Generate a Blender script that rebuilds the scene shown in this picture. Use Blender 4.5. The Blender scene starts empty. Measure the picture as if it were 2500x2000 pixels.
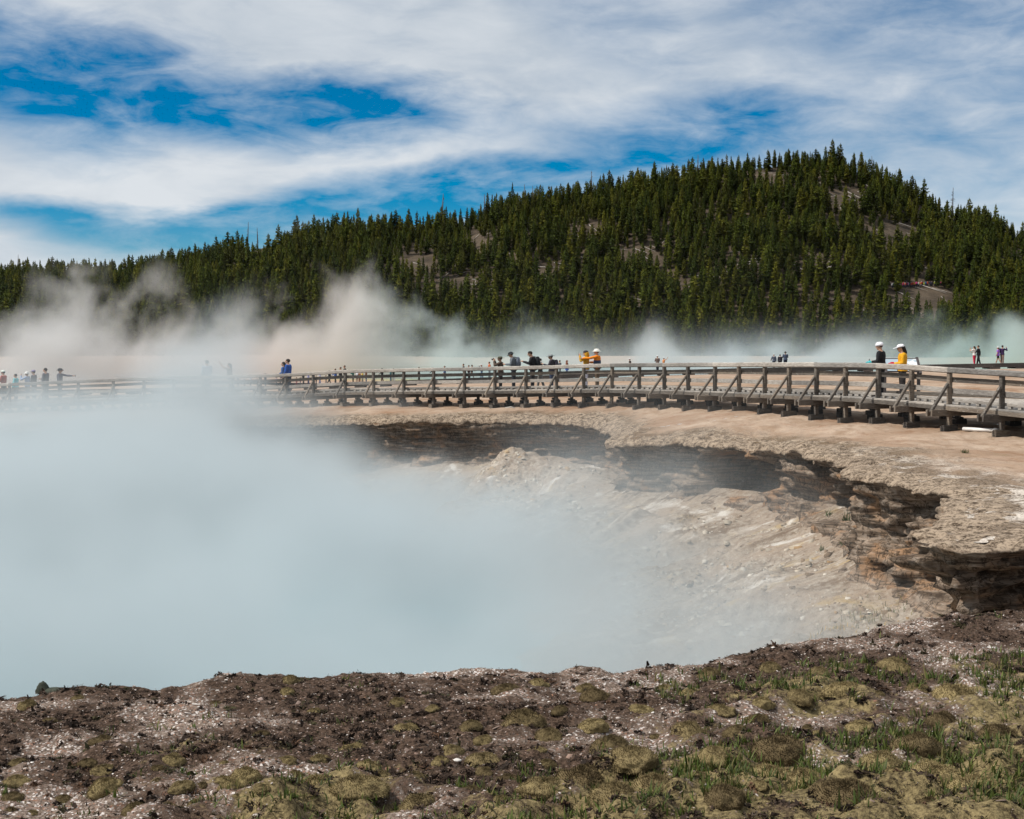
import bpy, bmesh, math, random
import numpy as np
from mathutils import Vector, Matrix

R = math.radians
random.seed(7)
rng = np.random.default_rng(11)
SC = bpy.context.scene

# ------------------------------------------------------------------ camera, sky, sun, exposure
FPX = 3472.0                      # focal length in photograph pixels (50 mm on a 36 mm frame)
PITCH = math.atan(150.0 / FPX)    # horizon sits at photograph row 850
CAM = Vector((0, 0, 2.5))
cam_d = bpy.data.cameras.new('camera'); cam_d.lens = 50; cam_d.sensor_width = 36
cam_d.clip_start = 0.2; cam_d.clip_end = 6000
cam = bpy.data.objects.new('camera', cam_d); SC.collection.objects.link(cam)
cam.location = CAM; cam.rotation_euler = (math.pi / 2 - PITCH, 0, 0); SC.camera = cam

SC.view_settings.view_transform = 'Standard'; SC.view_settings.look = 'None'
SC.view_settings.exposure = 0.0; SC.view_settings.gamma = 1.0
SUN_EL = R(52); SUN_DIR = Vector((-0.97, -0.22, 0)).normalized()       # horizontal direction towards the sun
to_sun = Vector((SUN_DIR.x * math.cos(SUN_EL), SUN_DIR.y * math.cos(SUN_EL), math.sin(SUN_EL)))
sun_d = bpy.data.lights.new('sun', 'SUN'); sun_d.energy = 5.0; sun_d.angle = R(0.55); sun_d.color = (1.0, 0.95, 0.87)
sun = bpy.data.objects.new('sun', sun_d); SC.collection.objects.link(sun)
sun.rotation_euler = to_sun.to_track_quat('Z', 'Y').to_euler(); sun.location = (0, 0, 60)

class V:
    """a node socket with arithmetic, for building shader and geometry node trees"""
    def __init__(s, t, k): s.t, s.k = t, k
    def _m(s, op, *a, clamp=False):
        n = s.t.nodes.new('ShaderNodeMath'); n.operation = op; n.use_clamp = clamp
        for i, x in enumerate((s,) + a):
            if isinstance(x, V): s.t.links.new(x.k, n.inputs[i])
            else: n.inputs[i].default_value = x
        return V(s.t, n.outputs[0])
    def __add__(s, o): return s._m('ADD', o)
    __radd__ = __add__
    def __sub__(s, o): return s._m('SUBTRACT', o)
    def __rsub__(s, o): return (s * -1.0) + o
    def __mul__(s, o): return s._m('MULTIPLY', o)
    __rmul__ = __mul__
    def __truediv__(s, o): return s._m('DIVIDE', o)
    def pow(s, e): return s._m('POWER', e)
    def exp(s): return s._m('EXPONENT')
    def clamp(s): return s._m('ADD', 0.0, clamp=True)
    def max(s, o): return s._m('MAXIMUM', o)
    def min(s, o): return s._m('MINIMUM', o)
    def sqrt(s): return s._m('SQRT')
    def sin(s): return s._m('SINE')
    def step(s, a, b, lo=0.0, hi=1.0, smooth=True):
        n = s.t.nodes.new('ShaderNodeMapRange'); n.interpolation_type = 'SMOOTHSTEP' if smooth else 'LINEAR'
        s.t.links.new(s.k, n.inputs[0])
        for i, x in enumerate((a, b, lo, hi)): n.inputs[i + 1].default_value = x
        if isinstance(lo, V): pass
        return V(s.t, n.outputs[0])

def sock(t, n, out=0): return V(t, n.outputs[out])
def noise(t, vec, scale, detail=4, rough=0.55, out=0, dist=0.0, lac=2.0):
    n = t.nodes.new('ShaderNodeTexNoise'); n.inputs['Scale'].default_value = scale
    n.inputs['Detail'].default_value = detail; n.inputs['Roughness'].default_value = rough
    n.inputs['Distortion'].default_value = dist; n.inputs['Lacunarity'].default_value = lac
    if vec is not None: t.links.new(vec.k, n.inputs['Vector'])
    return V(t, n.outputs[out])
def combine(t, x, y, z):
    n = t.nodes.new('ShaderNodeCombineXYZ')
    for i, a in enumerate((x, y, z)):
        if isinstance(a, V): t.links.new(a.k, n.inputs[i])
        else: n.inputs[i].default_value = a
    return V(t, n.outputs[0])
def separate(t, v):
    n = t.nodes.new('ShaderNodeSeparateXYZ'); t.links.new(v.k, n.inputs[0])
    return V(t, n.outputs[0]), V(t, n.outputs[1]), V(t, n.outputs[2])
def mapping(t, v, loc=(0, 0, 0), rot=(0, 0, 0), scale=(1, 1, 1), kind='POINT'):
    n = t.nodes.new('ShaderNodeMapping'); n.vector_type = kind
    t.links.new(v.k, n.inputs['Vector'])
    n.inputs['Location'].default_value = loc; n.inputs['Rotation'].default_value = rot; n.inputs['Scale'].default_value = scale
    return V(t, n.outputs[0])
def mixc(t, f, a, b):
    n = t.nodes.new('ShaderNodeMix'); n.data_type = 'RGBA'
    for i, x in ((0, f), (6, a), (7, b)):
        if isinstance(x, V): t.links.new(x.k, n.inputs[i])
        elif i == 0: n.inputs[0].default_value = x
        else: n.inputs[i].default_value = (*x, 1)
    return V(t, n.outputs[2])

def build_world():
    w = bpy.data.worlds.new('World'); SC.world = w; w.use_nodes = True
    t = w.node_tree; t.nodes.clear()
    out = t.nodes.new('ShaderNodeOutputWorld'); bg = t.nodes.new('ShaderNodeBackground')
    t.links.new(bg.outputs[0], out.inputs[0])
    sky = t.nodes.new('ShaderNodeTexSky'); sky.sky_type = 'NISHITA'; sky.sun_disc = False
    sky.sun_elevation = SUN_EL; sky.sun_rotation = math.atan2(to_sun.x, to_sun.y)
    sky.altitude = 2200; sky.air_density = 1.0; sky.dust_density = 0.3; sky.ozone_density = 2.5
    tc = t.nodes.new('ShaderNodeTexCoord')
    x, y, z = separate(t, sock(t, tc, 0))
    az = x._m('ARCTAN2', y); el = z._m('ARCSINE')
    uv = combine(t, az, el, 0.0)
    # cloud streaks run a little downhill to the right
    stre = mapping(t, uv, rot=(0, 0, R(9)), scale=(1.0, 2.6, 1.0))
    n1 = noise(t, stre, 7.0, 7, 0.56, dist=0.35)
    n2 = noise(t, mapping(t, uv, loc=(3.1, 1.7, 0), rot=(0, 0, R(14)), scale=(1, 3.2, 1)), 17.0, 6, 0.6, dist=0.5)
    n3 = noise(t, mapping(t, uv, loc=(7.3, 4.1, 0), rot=(0, 0, R(-6)), scale=(1, 1.8, 1)), 5.0, 3, 0.5)
    n4 = noise(t, mapping(t, uv, loc=(1.3, 9.1, 0), rot=(0, 0, R(10)), scale=(1, 2.2, 1)), 45.0, 5, 0.6, dist=0.6)
    warp = combine(t, (n2 - 0.5) * 0.05, (n1 - 0.5) * 0.045, 0.0)
    va = t.nodes.new('ShaderNodeVectorMath'); va.operation = 'ADD'; t.links.new(uv.k, va.inputs[0]); t.links.new(warp.k, va.inputs[1])
    wv = V(t, va.outputs[0])
    gaps = None
    #          px    py    rx   ry  rot strength   (openings of clear sky between the clouds, by direction)
    for px, py, rx, ry, rot, st in ((110, 190, 470, 140, -12, 1.12), (480, 225, 450, 115, -12, .95), (890, 245, 360, 75, -4, 1.15), (30, 255, 330, 110, -20, .6),
                                    (800, 300, 330, 75, 4, .85), (330, 290, 400, 60, -10, .4), (200, 540, 420, 55, -2, 1.25), (480, 580, 380, 62, 4, 1.3),
                                    (640, 545, 330, 55, 5, .9), (930, 505, 460, 85, 10, 1.35), (1130, 468, 260, 75, 8, .7), (1000, 530, 330, 60, 8, .7),
                                    (1660, 315, 330, 85, 6, .9), (1560, 400, 380, 85, 8, .65), (1300, 330, 300, 70, 5, .3), (1420, 440, 330, 60, 8, .4),
                                    (2250, 0, 700, 150, -4, .62), (1430, 40, 300, 95, -25, .42), (2450, 330, 520, 380, 0, .32), (2000, 330, 560, 110, 5, .38), (2150, 240, 900, 420, 0, .22)):
        a = math.atan((px - 1250) / FPX); e = math.atan((850 - py) / FPX * math.cos(a))
        m = mapping(t, wv, (a, e, 0), (0, 0, R(rot)), (rx / FPX * 1.15, ry / FPX * 1.25, 1), 'TEXTURE')
        g = t.nodes.new('ShaderNodeTexGradient'); g.gradient_type = 'SPHERICAL'; t.links.new(m.k, g.inputs[0])
        k = V(t, g.outputs[1]) * st
        gaps = k if gaps is None else gaps + k
    wisp = (n1 - 0.5) * 1.35 + (n2 - 0.5) * 1.1 + (n4 - 0.5) * 0.4
    soft = gaps / (gaps * 0.45 + 1.0)
    veil = (1.10 - soft * 1.35 + wisp * (soft * 1.1 + 0.3)).step(-0.1, 1.1, 0.0, 1.0, smooth=False)
    veil = veil.max(((n2 - 0.42) * 1.5 + (n4 - 0.5) * 0.5).clamp() * 0.75)      # thin streaks across the openings too
    # the clear sky of the photograph is deep and saturated
    hs = t.nodes.new('ShaderNodeHueSaturation'); hs.inputs['Saturation'].default_value = 1.85; hs.inputs['Hue'].default_value = 0.494
    t.links.new(sky.outputs[0], hs.inputs['Color'])
    gain = t.nodes.new('ShaderNodeVectorMath'); gain.operation = 'SCALE'; gain.inputs['Scale'].default_value = 0.80
    t.links.new(hs.outputs[0], gain.inputs[0])
    bright = ((n3 - 0.5) * 1.9 + (n2 - 0.5) * 0.8 + (n1 - 0.5) * 0.7 + 0.66).clamp()
    cl = mixc(t, bright, (4.5, 5.2, 6.0), (7.4, 7.75, 8.1))
    col = mixc(t, veil * 0.97, V(t, gain.outputs[0]), cl)
    t.links.new(col.k, bg.inputs['Color']); bg.inputs['Strength'].default_value = 0.1
build_world()
SC.render.engine = 'CYCLES'
SC.cycles.use_denoising = True
SC.cycles.max_bounces = 5; SC.cycles.diffuse_bounces = 2; SC.cycles.glossy_bounces = 1; SC.cycles.transparent_max_bounces = 8
SC.cycles.volume_bounces = 2; SC.cycles.volume_step_rate = 3.0; SC.cycles.volume_max_steps = 160
SC.render.film_transparent = False

# ------------------------------------------------------------------ helpers
def at(px, py, D):
    """point at forward distance D (metres along +Y) seen at photograph pixel px, py"""
    a = (px - 1250) / FPX; b = -(py - 1000) / FPX
    c, s = math.cos(PITCH), math.sin(PITCH)
    k = D / (c + b * s)
    return Vector((CAM.x + k * a, CAM.y + D, CAM.z + k * (-s + b * c)))
def to_px(x, y): return 1250 + FPX * x / np.maximum(y, .1)

def _hash(ix, iy, iz, seed):
    h = (ix.astype(np.int64) * 374761393 + iy.astype(np.int64) * 668265263 + iz.astype(np.int64) * 2147483647 + seed * 144665) & 0xffffffff
    h = ((h ^ (h >> 13)) * 1274126177) & 0xffffffff
    h = ((h ^ (h >> 16)) * 2246822519) & 0xffffffff
    return ((h ^ (h >> 15)) & 0xffffff) / float(0xffffff)
def vnoise(x, y, z=0.0, seed=0):
    x, y, z = np.broadcast_arrays(np.asarray(x, float), np.asarray(y, float), np.asarray(z, float))
    ix, iy, iz = np.floor(x), np.floor(y), np.floor(z)
    fx, fy, fz = x - ix, y - iy, z - iz
    fx = fx * fx * (3 - 2 * fx); fy = fy * fy * (3 - 2 * fy); fz = fz * fz * (3 - 2 * fz)
    r = 0
    for dz in (0, 1):
        wz = fz if dz else 1 - fz
        if dz and not np.any(fz): continue
        for dy in (0, 1):
            wy = fy if dy else 1 - fy
            for dx in (0, 1):
                wx = fx if dx else 1 - fx
                r = r + wx * wy * wz * _hash(ix + dx, iy + dy, iz + dz, seed)
    return r
def fbm(x, y, z=0.0, oct=4, seed=0, gain=0.5):
    a, f, s, n = 1.0, 1.0, 0.0, 0.0
    for o in range(oct):
        s = s + a * vnoise(np.asarray(x) * f, np.asarray(y) * f, np.asarray(z) * f, seed + o * 17); n += a; a *= gain; f *= 2.03
    return s / n - 0.5
def sstep(x, a, b):
    t = np.clip((x - a) / (b - a), 0, 1); return t * t * (3 - 2 * t)

COL = SC.collection
def link(name, me, mat=None, parent=None):
    o = bpy.data.objects.new(name, me); COL.objects.link(o)
    if mat is not None:
        me.materials.clear()
        for m in (mat if isinstance(mat, (list, tuple)) else [mat]): me.materials.append(m)
    if parent is not None: o.parent = parent
    return o
def np_mesh(name, verts, tris=None, quads=None, smooth=False, cols=None, matidx=None):
    """mesh straight from numpy arrays"""
    verts = np.asarray(verts, np.float32)
    nt = 0 if tris is None else len(tris); nq = 0 if quads is None else len(quads)
    me = bpy.data.meshes.new(name)
    me.vertices.add(len(verts)); me.vertices.foreach_set('co', verts.ravel())
    loops = np.concatenate([np.asarray(a, np.int32).ravel() for a in (tris, quads) if a is not None and len(a)])
    me.loops.add(len(loops)); me.loops.foreach_set('vertex_index', loops)
    start = np.concatenate([np.arange(nt) * 3, nt * 3 + np.arange(nq) * 4]).astype(np.int32)
    me.polygons.add(nt + nq); me.polygons.foreach_set('loop_start', start)
    if smooth: me.polygons.foreach_set('use_smooth', np.ones(nt + nq, bool))
    if matidx is not None: me.polygons.foreach_set('material_index', np.asarray(matidx, np.int32))
    for k, c in (cols or {}).items():
        c = np.asarray(c, np.float32)
        if c.ndim == 1:
            at_ = me.attributes.new(k, 'FLOAT', 'POINT'); at_.data.foreach_set('value', c)
        else:
            at_ = me.attributes.new(k, 'FLOAT_COLOR', 'POINT')
            at_.data.foreach_set('color', np.concatenate([c, np.ones((len(c), 1), np.float32)], 1).ravel())
    me.update(calc_edges=True); me.validate()
    return me
def tag(o, label=None, cat=None, group=None, kind=None):
    if label: o['label'] = label
    if cat: o['category'] = cat
    if group: o['group'] = group
    if kind: o['kind'] = kind
    return o
def empty(name, loc, rz=0.0):
    o = bpy.data.objects.new(name, None); COL.objects.link(o); o.location = loc; o.rotation_euler = (0, 0, rz)
    o.empty_display_size = 0.2
    return o

class MB:
    """collects boxes, tubes and lofts; build() links them as one mesh object"""
    def __init__(s): s.v, s.f = [], []
    def add(s, vs, fs):
        k = len(s.v); s.v += [tuple(v) for v in vs]; s.f += [tuple(i + k for i in f) for f in fs]
    def beam(s, p0, p1, w, h, up=(0, 0, 1), bev=0.0):
        p0, p1 = Vector(p0), Vector(p1); d = (p1 - p0).normalized(); up = Vector(up)
        side = d.cross(up).normalized(); u = side.cross(d).normalized()
        b = min(w, h) * 0.12 if bev == 0.0 else bev
        prof = [(-w / 2 + b, -h / 2), (w / 2 - b, -h / 2), (w / 2, -h / 2 + b), (w / 2, h / 2 - b), (w / 2 - b, h / 2), (-w / 2 + b, h / 2), (-w / 2, h / 2 - b), (-w / 2, -h / 2 + b)]
        vs = [p + side * a + u * c for p in (p0, p1) for a, c in prof]
        s.add(vs, [(i, (i + 1) % 8, 8 + (i + 1) % 8, 8 + i) for i in range(8)] + [tuple(range(7, -1, -1)), tuple(range(8, 16))])
    def tube(s, pts, rad, n=8, cap=True, flat=None):
        pts = [Vector(p) for p in pts]; rings = []
        for i, p in enumerate(pts):
            d = (pts[min(i + 1, len(pts) - 1)] - pts[max(i - 1, 0)]).normalized()
            a = Vector((0, 0, 1)) if abs(d.z) < 0.9 else Vector((0, 1, 0))
            e1 = d.cross(a).normalized(); e2 = e1.cross(d)
            r = rad[i] if isinstance(rad, (list, tuple)) else rad
            rings.append([p + e1 * math.cos(2 * math.pi * j / n) * r + e2 * math.sin(2 * math.pi * j / n) * r for j in range(n)])
        fs = [(i * n + j, i * n + (j + 1) % n, (i + 1) * n + (j + 1) % n, (i + 1) * n + j) for i in range(len(pts) - 1) for j in range(n)]
        if cap: fs += [tuple(range(n - 1, -1, -1)), tuple(range((len(pts) - 1) * n, len(pts) * n))]
        s.add([v for r in rings for v in r], fs)
    def rings(s, rings):
        """closed loft through elliptical rings (centre, axis a, axis b)"""
        n = 14; vs = []
        for c, a, b in rings:
            c, a, b = Vector(c), Vector(a), Vector(b)
            vs += [c + a * math.cos(2 * math.pi * j / n) + b * math.sin(2 * math.pi * j / n) for j in range(n)]
        m = len(rings)
        fs = [(i * n + j, i * n + (j + 1) % n, (i + 1) * n + (j + 1) % n, (i + 1) * n + j) for i in range(m - 1) for j in range(n)]
        fs += [tuple(range(n - 1, -1, -1)), tuple(range((m - 1) * n, m * n))]
        s.add(vs, fs)
    def cap(s, p0, r0, p1, r1):
        """tapered capsule"""
        p0, p1 = Vector(p0), Vector(p1); d = p1 - p0; L = max(d.length, 1e-5); d = d / L
        a = Vector((0, 0, 1)) if abs(d.z) < 0.9 else Vector((0, 1, 0))
        e1 = d.cross(a).normalized(); e2 = e1.cross(d)
        rg = []
        for t in (-80, -45, 0): rg.append((p0 + d * r0 * math.sin(R(t)), e1 * r0 * math.cos(R(t)), e2 * r0 * math.cos(R(t))))
        for t in (0, 45, 80): rg.append((p1 + d * r1 * math.sin(R(t)), e1 * r1 * math.cos(R(t)), e2 * r1 * math.cos(R(t))))
        s.rings(rg)
    def ell(s, c, rx, ry, rz, m=None):
        c = Vector(c); m = m or Matrix.Identity(3); rg = []
        for k in range(9):
            t = R(-84 + 168 * k / 8)
            rg.append((c + m @ Vector((0, 0, rz * math.sin(t))), m @ Vector((rx * math.cos(t), 0, 0)), m @ Vector((0, ry * math.cos(t), 0))))
        s.rings(rg)
    def mesh(s, name, smooth=False):
        me = bpy.data.meshes.new(name); me.from_pydata(s.v, [], s.f); me.validate(); me.update()
        if smooth: me.polygons.foreach_set('use_smooth', np.ones(len(me.polygons), bool))
        return me
    def build(s, name, mat, parent=None, smooth=False): return link(name, s.mesh(name, smooth), mat, parent)
    def remesh(s, name, vox, mat, parent=None):
        """fuse everything collected into one continuous skin"""
        o = bpy.data.objects.new('tmp', s.mesh('tmp')); COL.objects.link(o)
        md = o.modifiers.new('fuse', 'REMESH'); md.mode = 'VOXEL'; md.voxel_size = vox; md.use_smooth_shade = True
        sm = o.modifiers.new('soft', 'SMOOTH'); sm.iterations = 2; sm.factor = 0.5
        dg = bpy.context.evaluated_depsgraph_get(); me = bpy.data.meshes.new_from_object(o.evaluated_get(dg))
        bpy.data.objects.remove(o); me.name = name
        return link(name, me, mat, parent)

# ------------------------------------------------------------------ materials
def mat_new(name):
    m = bpy.data.materials.new(name); m.use_nodes = True; t = m.node_tree
    b = t.nodes['Principled BSDF']; b.inputs['Roughness'].default_value = 0.85
    b.inputs['Specular IOR Level'].default_value = 0.25
    return m, t, b
def obj_pos(t):
    n = t.nodes.new('ShaderNodeNewGeometry'); return V(t, n.outputs['Position'])
def local_pos(t):
    n = t.nodes.new('ShaderNodeTexCoord'); return V(t, n.outputs['Object'])
def attr(t, name, out='Fac'):
    n = t.nodes.new('ShaderNodeAttribute'); n.attribute_name = name; return V(t, n.outputs[out])
def bump(t, b, h, strength=0.5, dist=0.02):
    n = t.nodes.new('ShaderNodeBump'); n.inputs['Strength'].default_value = strength; n.inputs['Distance'].default_value = dist
    t.links.new(h.k, n.inputs['Height']); t.links.new(n.outputs[0], b.inputs['Normal'])
def simple(name, col, rough=0.85, var=0.25, scale=20.0, coords='local'):
    m, t, b = mat_new(name); p = local_pos(t)
    n = noise(t, p, scale, 4, 0.6)
    c = mixc(t, n.step(0.3, 0.7), tuple(x * (1 - var) for x in col), tuple(min(1, x * (1 + var)) for x in col))
    t.links.new(c.k, b.inputs['Base Color']); b.inputs['Roughness'].default_value = rough
    return m
CLOTH = {}
def cloth(col):
    k = tuple(round(c, 3) for c in col)
    if k not in CLOTH:
        m = simple('cloth', col, 0.9, 0.18, 14.0); CLOTH[k] = m
    return CLOTH[k]
SKIN = simple('skin', (0.42, 0.25, 0.17), 0.6, 0.08, 30)

def wood_mat(name, light, dark):
    m, t, b = mat_new(name); p = obj_pos(t)
    g = noise(t, mapping(t, p, scale=(2.0, 2.0, 14.0)), 3.0, 6, 0.65)
    w = noise(t, p, 0.7, 3, 0.6)
    c = mixc(t, (g * 0.75 + w * 0.45).step(0.38, 0.85), dark, light)
    spots = noise(t, p, 9.0, 3, 0.6)
    c = mixc(t, spots.step(0.62, 0.75) * 0.45, c, (0.5, 0.48, 0.45))
    oi = t.nodes.new('ShaderNodeObjectInfo'); rv = t.nodes.new('ShaderNodeHueSaturation'); t.links.new((V(t, oi.outputs['Random']) * 0.7 + 0.62).k, rv.inputs['Value'])      # timbers weathered differently, some replaced
    t.links.new((V(t, oi.outputs['Random'])._m('FRACT') * 0.5 + 0.75).k, rv.inputs['Saturation']); t.links.new(c.k, rv.inputs['Color']); c = V(t, rv.outputs[0])
    t.links.new(c.k, b.inputs['Base Color']); b.inputs['Roughness'].default_value = 0.8
    bump(t, b, g, 0.5, 0.01)
    return m
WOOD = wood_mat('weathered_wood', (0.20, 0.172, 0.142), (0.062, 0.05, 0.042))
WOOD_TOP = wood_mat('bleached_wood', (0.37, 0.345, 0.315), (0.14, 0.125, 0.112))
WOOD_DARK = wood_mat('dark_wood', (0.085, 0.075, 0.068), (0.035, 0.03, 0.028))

# ------------------------------------------------------------------ lie of the land
# boardwalk front posts, read off the photograph: (column, rail top row, foot row, distance)
TAB = np.array([(-400, 955, 1020, 83), (0, 937, 1008, 80), (200, 928, 1003, 78.7), (400, 920, 998, 77.2), (560, 917, 997, 75.5), (700, 913, 994, 73.5), (840, 904, 991, 71.4),
                (1050, 899, 992, 68.3), (1140, 898, 992, 67), (1370, 892, 993, 63.5), (1500, 888, 994, 60.6), (1630, 887, 996, 57), (1760, 886, 1003, 53), (1870, 886, 1008, 50),
                (1985, 886, 1020, 47.3), (2065, 886, 1029, 45.8), (2143, 888, 1037, 44.3), (2227, 892, 1043, 43), (2319, 898, 1052, 41.6), (2447, 905, 1065, 39.7),
                (2600, 915, 1082, 37.6), (2800, 930, 1105, 35.2)], float)
FAR_D = 130.0
FAR_DECK = np.array([(-300, 962), (560, 948), (650, 945), (800, 939), (1000, 931), (1200, 924), (1400, 917), (1600, 908), (1800, 902), (2000, 899), (2270, 893), (2500, 889), (2800, 885)], float)
# crater rim, plan view (x, y), anticlockwise seen from the near bank
RIM_PTS = [(-31, 18.5), (-22, 14.5), (-14, 11.8), (-8, 10.7), (-4.6, 10.35), (-3.7, 10.3), (-2.9, 10.5), (-1.7, 10.95), (0, 11.05), (1.2, 11.6), (2.3, 12.3), (3.5, 12.8), (5.0, 13.7), (6.5, 14.2), (8.6, 14.7),
           (10.4, 15.4), (11.0, 16.6), (10.2, 17.9), (8.8, 18.5), (7.4, 18.75), (6.3, 18.45), (5.6, 18.7), (5.55, 19.6), (6.4, 21.4), (7.25, 23.6), (7.7, 25.6), (7.75, 27.2), (7.2, 28.6), (7.0, 30), (7.55, 32.2),
           (7.75, 34.5), (7.6, 36.6), (7.85, 38.6), (7.05, 42.3), (5.85, 45), (4.8, 46.6), (3.75, 47.3), (3.25, 48.6), (3.6, 51), (3.75, 54.5), (3.1, 58.3), (0.9, 61.2), (-2.0, 62.2), (-4.5, 62.8), (-6.9, 64.3),
           (-10.6, 66.8), (-17.1, 69.7), (-25.9, 72), (-34, 72.5), (-42, 68), (-47, 58), (-48, 42), (-42, 27)]
def catmull(pts, step):
    P = np.array(pts, float); n = len(P); out = []
    for i in range(n):
        p0, p1, p2, p3 = P[i - 1], P[i], P[(i + 1) % n], P[(i + 2) % n]
        k = max(2, int(np.linalg.norm(p2 - p1) / step))
        for j in range(k):
            t = j / k
            out.append(0.5 * (2 * p1 + (p2 - p0) * t + (2 * p0 - 5 * p1 + 4 * p2 - p3) * t * t + (3 * p1 - p0 - 3 * p2 + p3) * t ** 3))
    return np.array(out)
RIM = catmull(RIM_PTS, 0.11)
_arc = np.concatenate([[0], np.cumsum(np.linalg.norm(np.diff(RIM, axis=0), axis=1))])
_t = np.roll(RIM, -3, 0) - np.roll(RIM, 3, 0); _t /= np.linalg.norm(_t, axis=1)[:, None]
RIM_N = np.stack([-_t[:, 1], _t[:, 0]], 1)                 # points into the crater (the rim runs anticlockwise)
RIM = RIM + RIM_N * (fbm(_arc * 0.9, 0 * _arc, oct=4, seed=5) * 0.55 + fbm(_arc * 4.5, 0 * _arc, oct=3, seed=6) * 0.2)[:, None]

def tabz(px, row, D): return at(px, row, D)
ctl = []
for px, a, b, d in TAB: ctl.append(at(px, b + 1, d))
for px, row, d in ((-700, 2000, 7.6), (0, 2000, 7.6), (1250, 2000, 7.6), (2500, 2000, 7.5), (3300, 2000, 7.5), (0, 1697, 10.3), (300, 1677, 10.5), (700, 1643, 10.95), (1250, 1632, 11.05), (1600, 1602, 11.6), (1900, 1562, 12.3),
                   (2200, 1518, 12.9), (2500, 1480, 13.7), (2310, 1200, 25), (2320, 1260, 21.4), (2500, 1318, 18.75), (2250, 1178, 26.9), (2150, 1150, 29.2), (2060, 1124, 32.2), (1960, 1094, 37.5), (1830, 1080, 42.3),
                   (1700, 1068, 45), (1600, 1066, 46.7), (1510, 1068, 47.8), (1480, 1040, 55), (1430, 1024, 58.6), (1300, 1015, 61.3), (1000, 1015, 62.8), (880, 1018, 64.3), (700, 1024, 67), (400, 1030, 70), (0, 1042, 72),
                   (2450, 1110, 33), (2450, 1200, 25)):
    ctl.append(at(px, row, d))
for px, row in FAR_DECK: ctl.append(at(px, row + 11, FAR_D))
for px in (-900, 0, 600, 1250, 1900, 2500, 3400):
    ctl.append(Vector(((px - 1250) / FPX * 230, 230, -1.4))); ctl.append(Vector(((px - 1250) / FPX * 400, 400, 0.2)))
ctl += [Vector((x, y, z)) for x, y, z in ((-60, 0, 0), (60, 0, .2), (0, -60, 0), (-60, 50, -1), (60, 60, .4), (0, -300, 0), (300, 0, 1), (-300, 0, 0), (0, 6, 0), (-20, 6, 0), (20, 6, 0.1))]
CTL = np.array([tuple(c) for c in ctl])
def _kern(d): return np.sqrt(d * d + 1.0)
_A = _kern(np.linalg.norm(CTL[:, None, :2] - CTL[None, :, :2], axis=2)) - 1e-3 * np.eye(len(CTL)) * 0
_n = len(CTL); _M = np.zeros((_n + 3, _n + 3)); _M[:_n, :_n] = _A; _M[:_n, _n] = 1; _M[:_n, _n + 1:] = CTL[:, :2]; _M[_n:, :_n] = _M[:_n, _n:].T
_M[:_n, :_n] += np.eye(_n) * -0.02
_W = np.linalg.lstsq(_M, np.concatenate([CTL[:, 2], [0, 0, 0]]), rcond=None)[0]
def base_z(x, y):
    x = np.asarray(x, float).ravel(); y = np.asarray(y, float).ravel(); out = np.empty(len(x))
    for i in range(0, len(x), 60000):
        d = np.sqrt((x[i:i + 60000, None] - CTL[None, :, 0]) ** 2 + (y[i:i + 60000, None] - CTL[None, :, 1]) ** 2)
        out[i:i + 60000] = _kern(d) @ _W[:_n] + _W[_n] + _W[_n + 1] * x[i:i + 60000] + _W[_n + 2] * y[i:i + 60000]
    return out
# signed distance to the rim (positive inside the crater) on a coarse lattice
GX0, GY0, GS = -56.0, 2.0, 0.25
gx = np.arange(GX0, 30, GS); gy = np.arange(GY0, 90, GS); GXX, GYY = np.meshgrid(gx, gy, indexing='ij')
_sd = np.full(GXX.size, 1e9); _si = np.zeros(GXX.size, int); _r = RIM[::2]; _fx, _fy = GXX.ravel(), GYY.ravel()
for i in range(0, len(_fx), 8000):
    d = (_fx[i:i + 8000, None] - _r[None, :, 0]) ** 2 + (_fy[i:i + 8000, None] - _r[None, :, 1]) ** 2
    j = d.argmin(1); _si[i:i + 8000] = j * 2; _sd[i:i + 8000] = np.sqrt(d[np.arange(len(j)), j])
_ins = np.zeros(len(_fx), bool); xs, ys = RIM[:, 0], RIM[:, 1]; x2, y2 = np.roll(xs, -1), np.roll(ys, -1)
for a, b, c, d in zip(xs, ys, x2, y2):
    if b == d: continue
    m = (b > _fy) != (d > _fy); _ins[m] ^= _fx[m] < (c - a) * (_fy[m] - b) / (d - b) + a
SD = np.where(_ins, _sd, -_sd).reshape(GXX.shape); SI = _si.reshape(GXX.shape)
def sdf(x, y):
    u = np.clip((np.asarray(x) - GX0) / GS, 0, len(gx) - 1.001); v = np.clip((np.asarray(y) - GY0) / GS, 0, len(gy) - 1.001)
    i, j = u.astype(int), v.astype(int); a, b = u - i, v - j
    return (SD[i, j] * (1 - a) * (1 - b) + SD[i + 1, j] * a * (1 - b) + SD[i, j + 1] * (1 - a) * b + SD[i + 1, j + 1] * a * b)
def rim_index(x, y):
    u = np.clip(np.rint((np.asarray(x) - GX0) / GS), 0, len(gx) - 1).astype(int); v = np.clip(np.rint((np.asarray(y) - GY0) / GS), 0, len(gy) - 1).astype(int)
    return SI[u, v]
RIM_Z = base_z(RIM[:, 0], RIM[:, 1])

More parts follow.
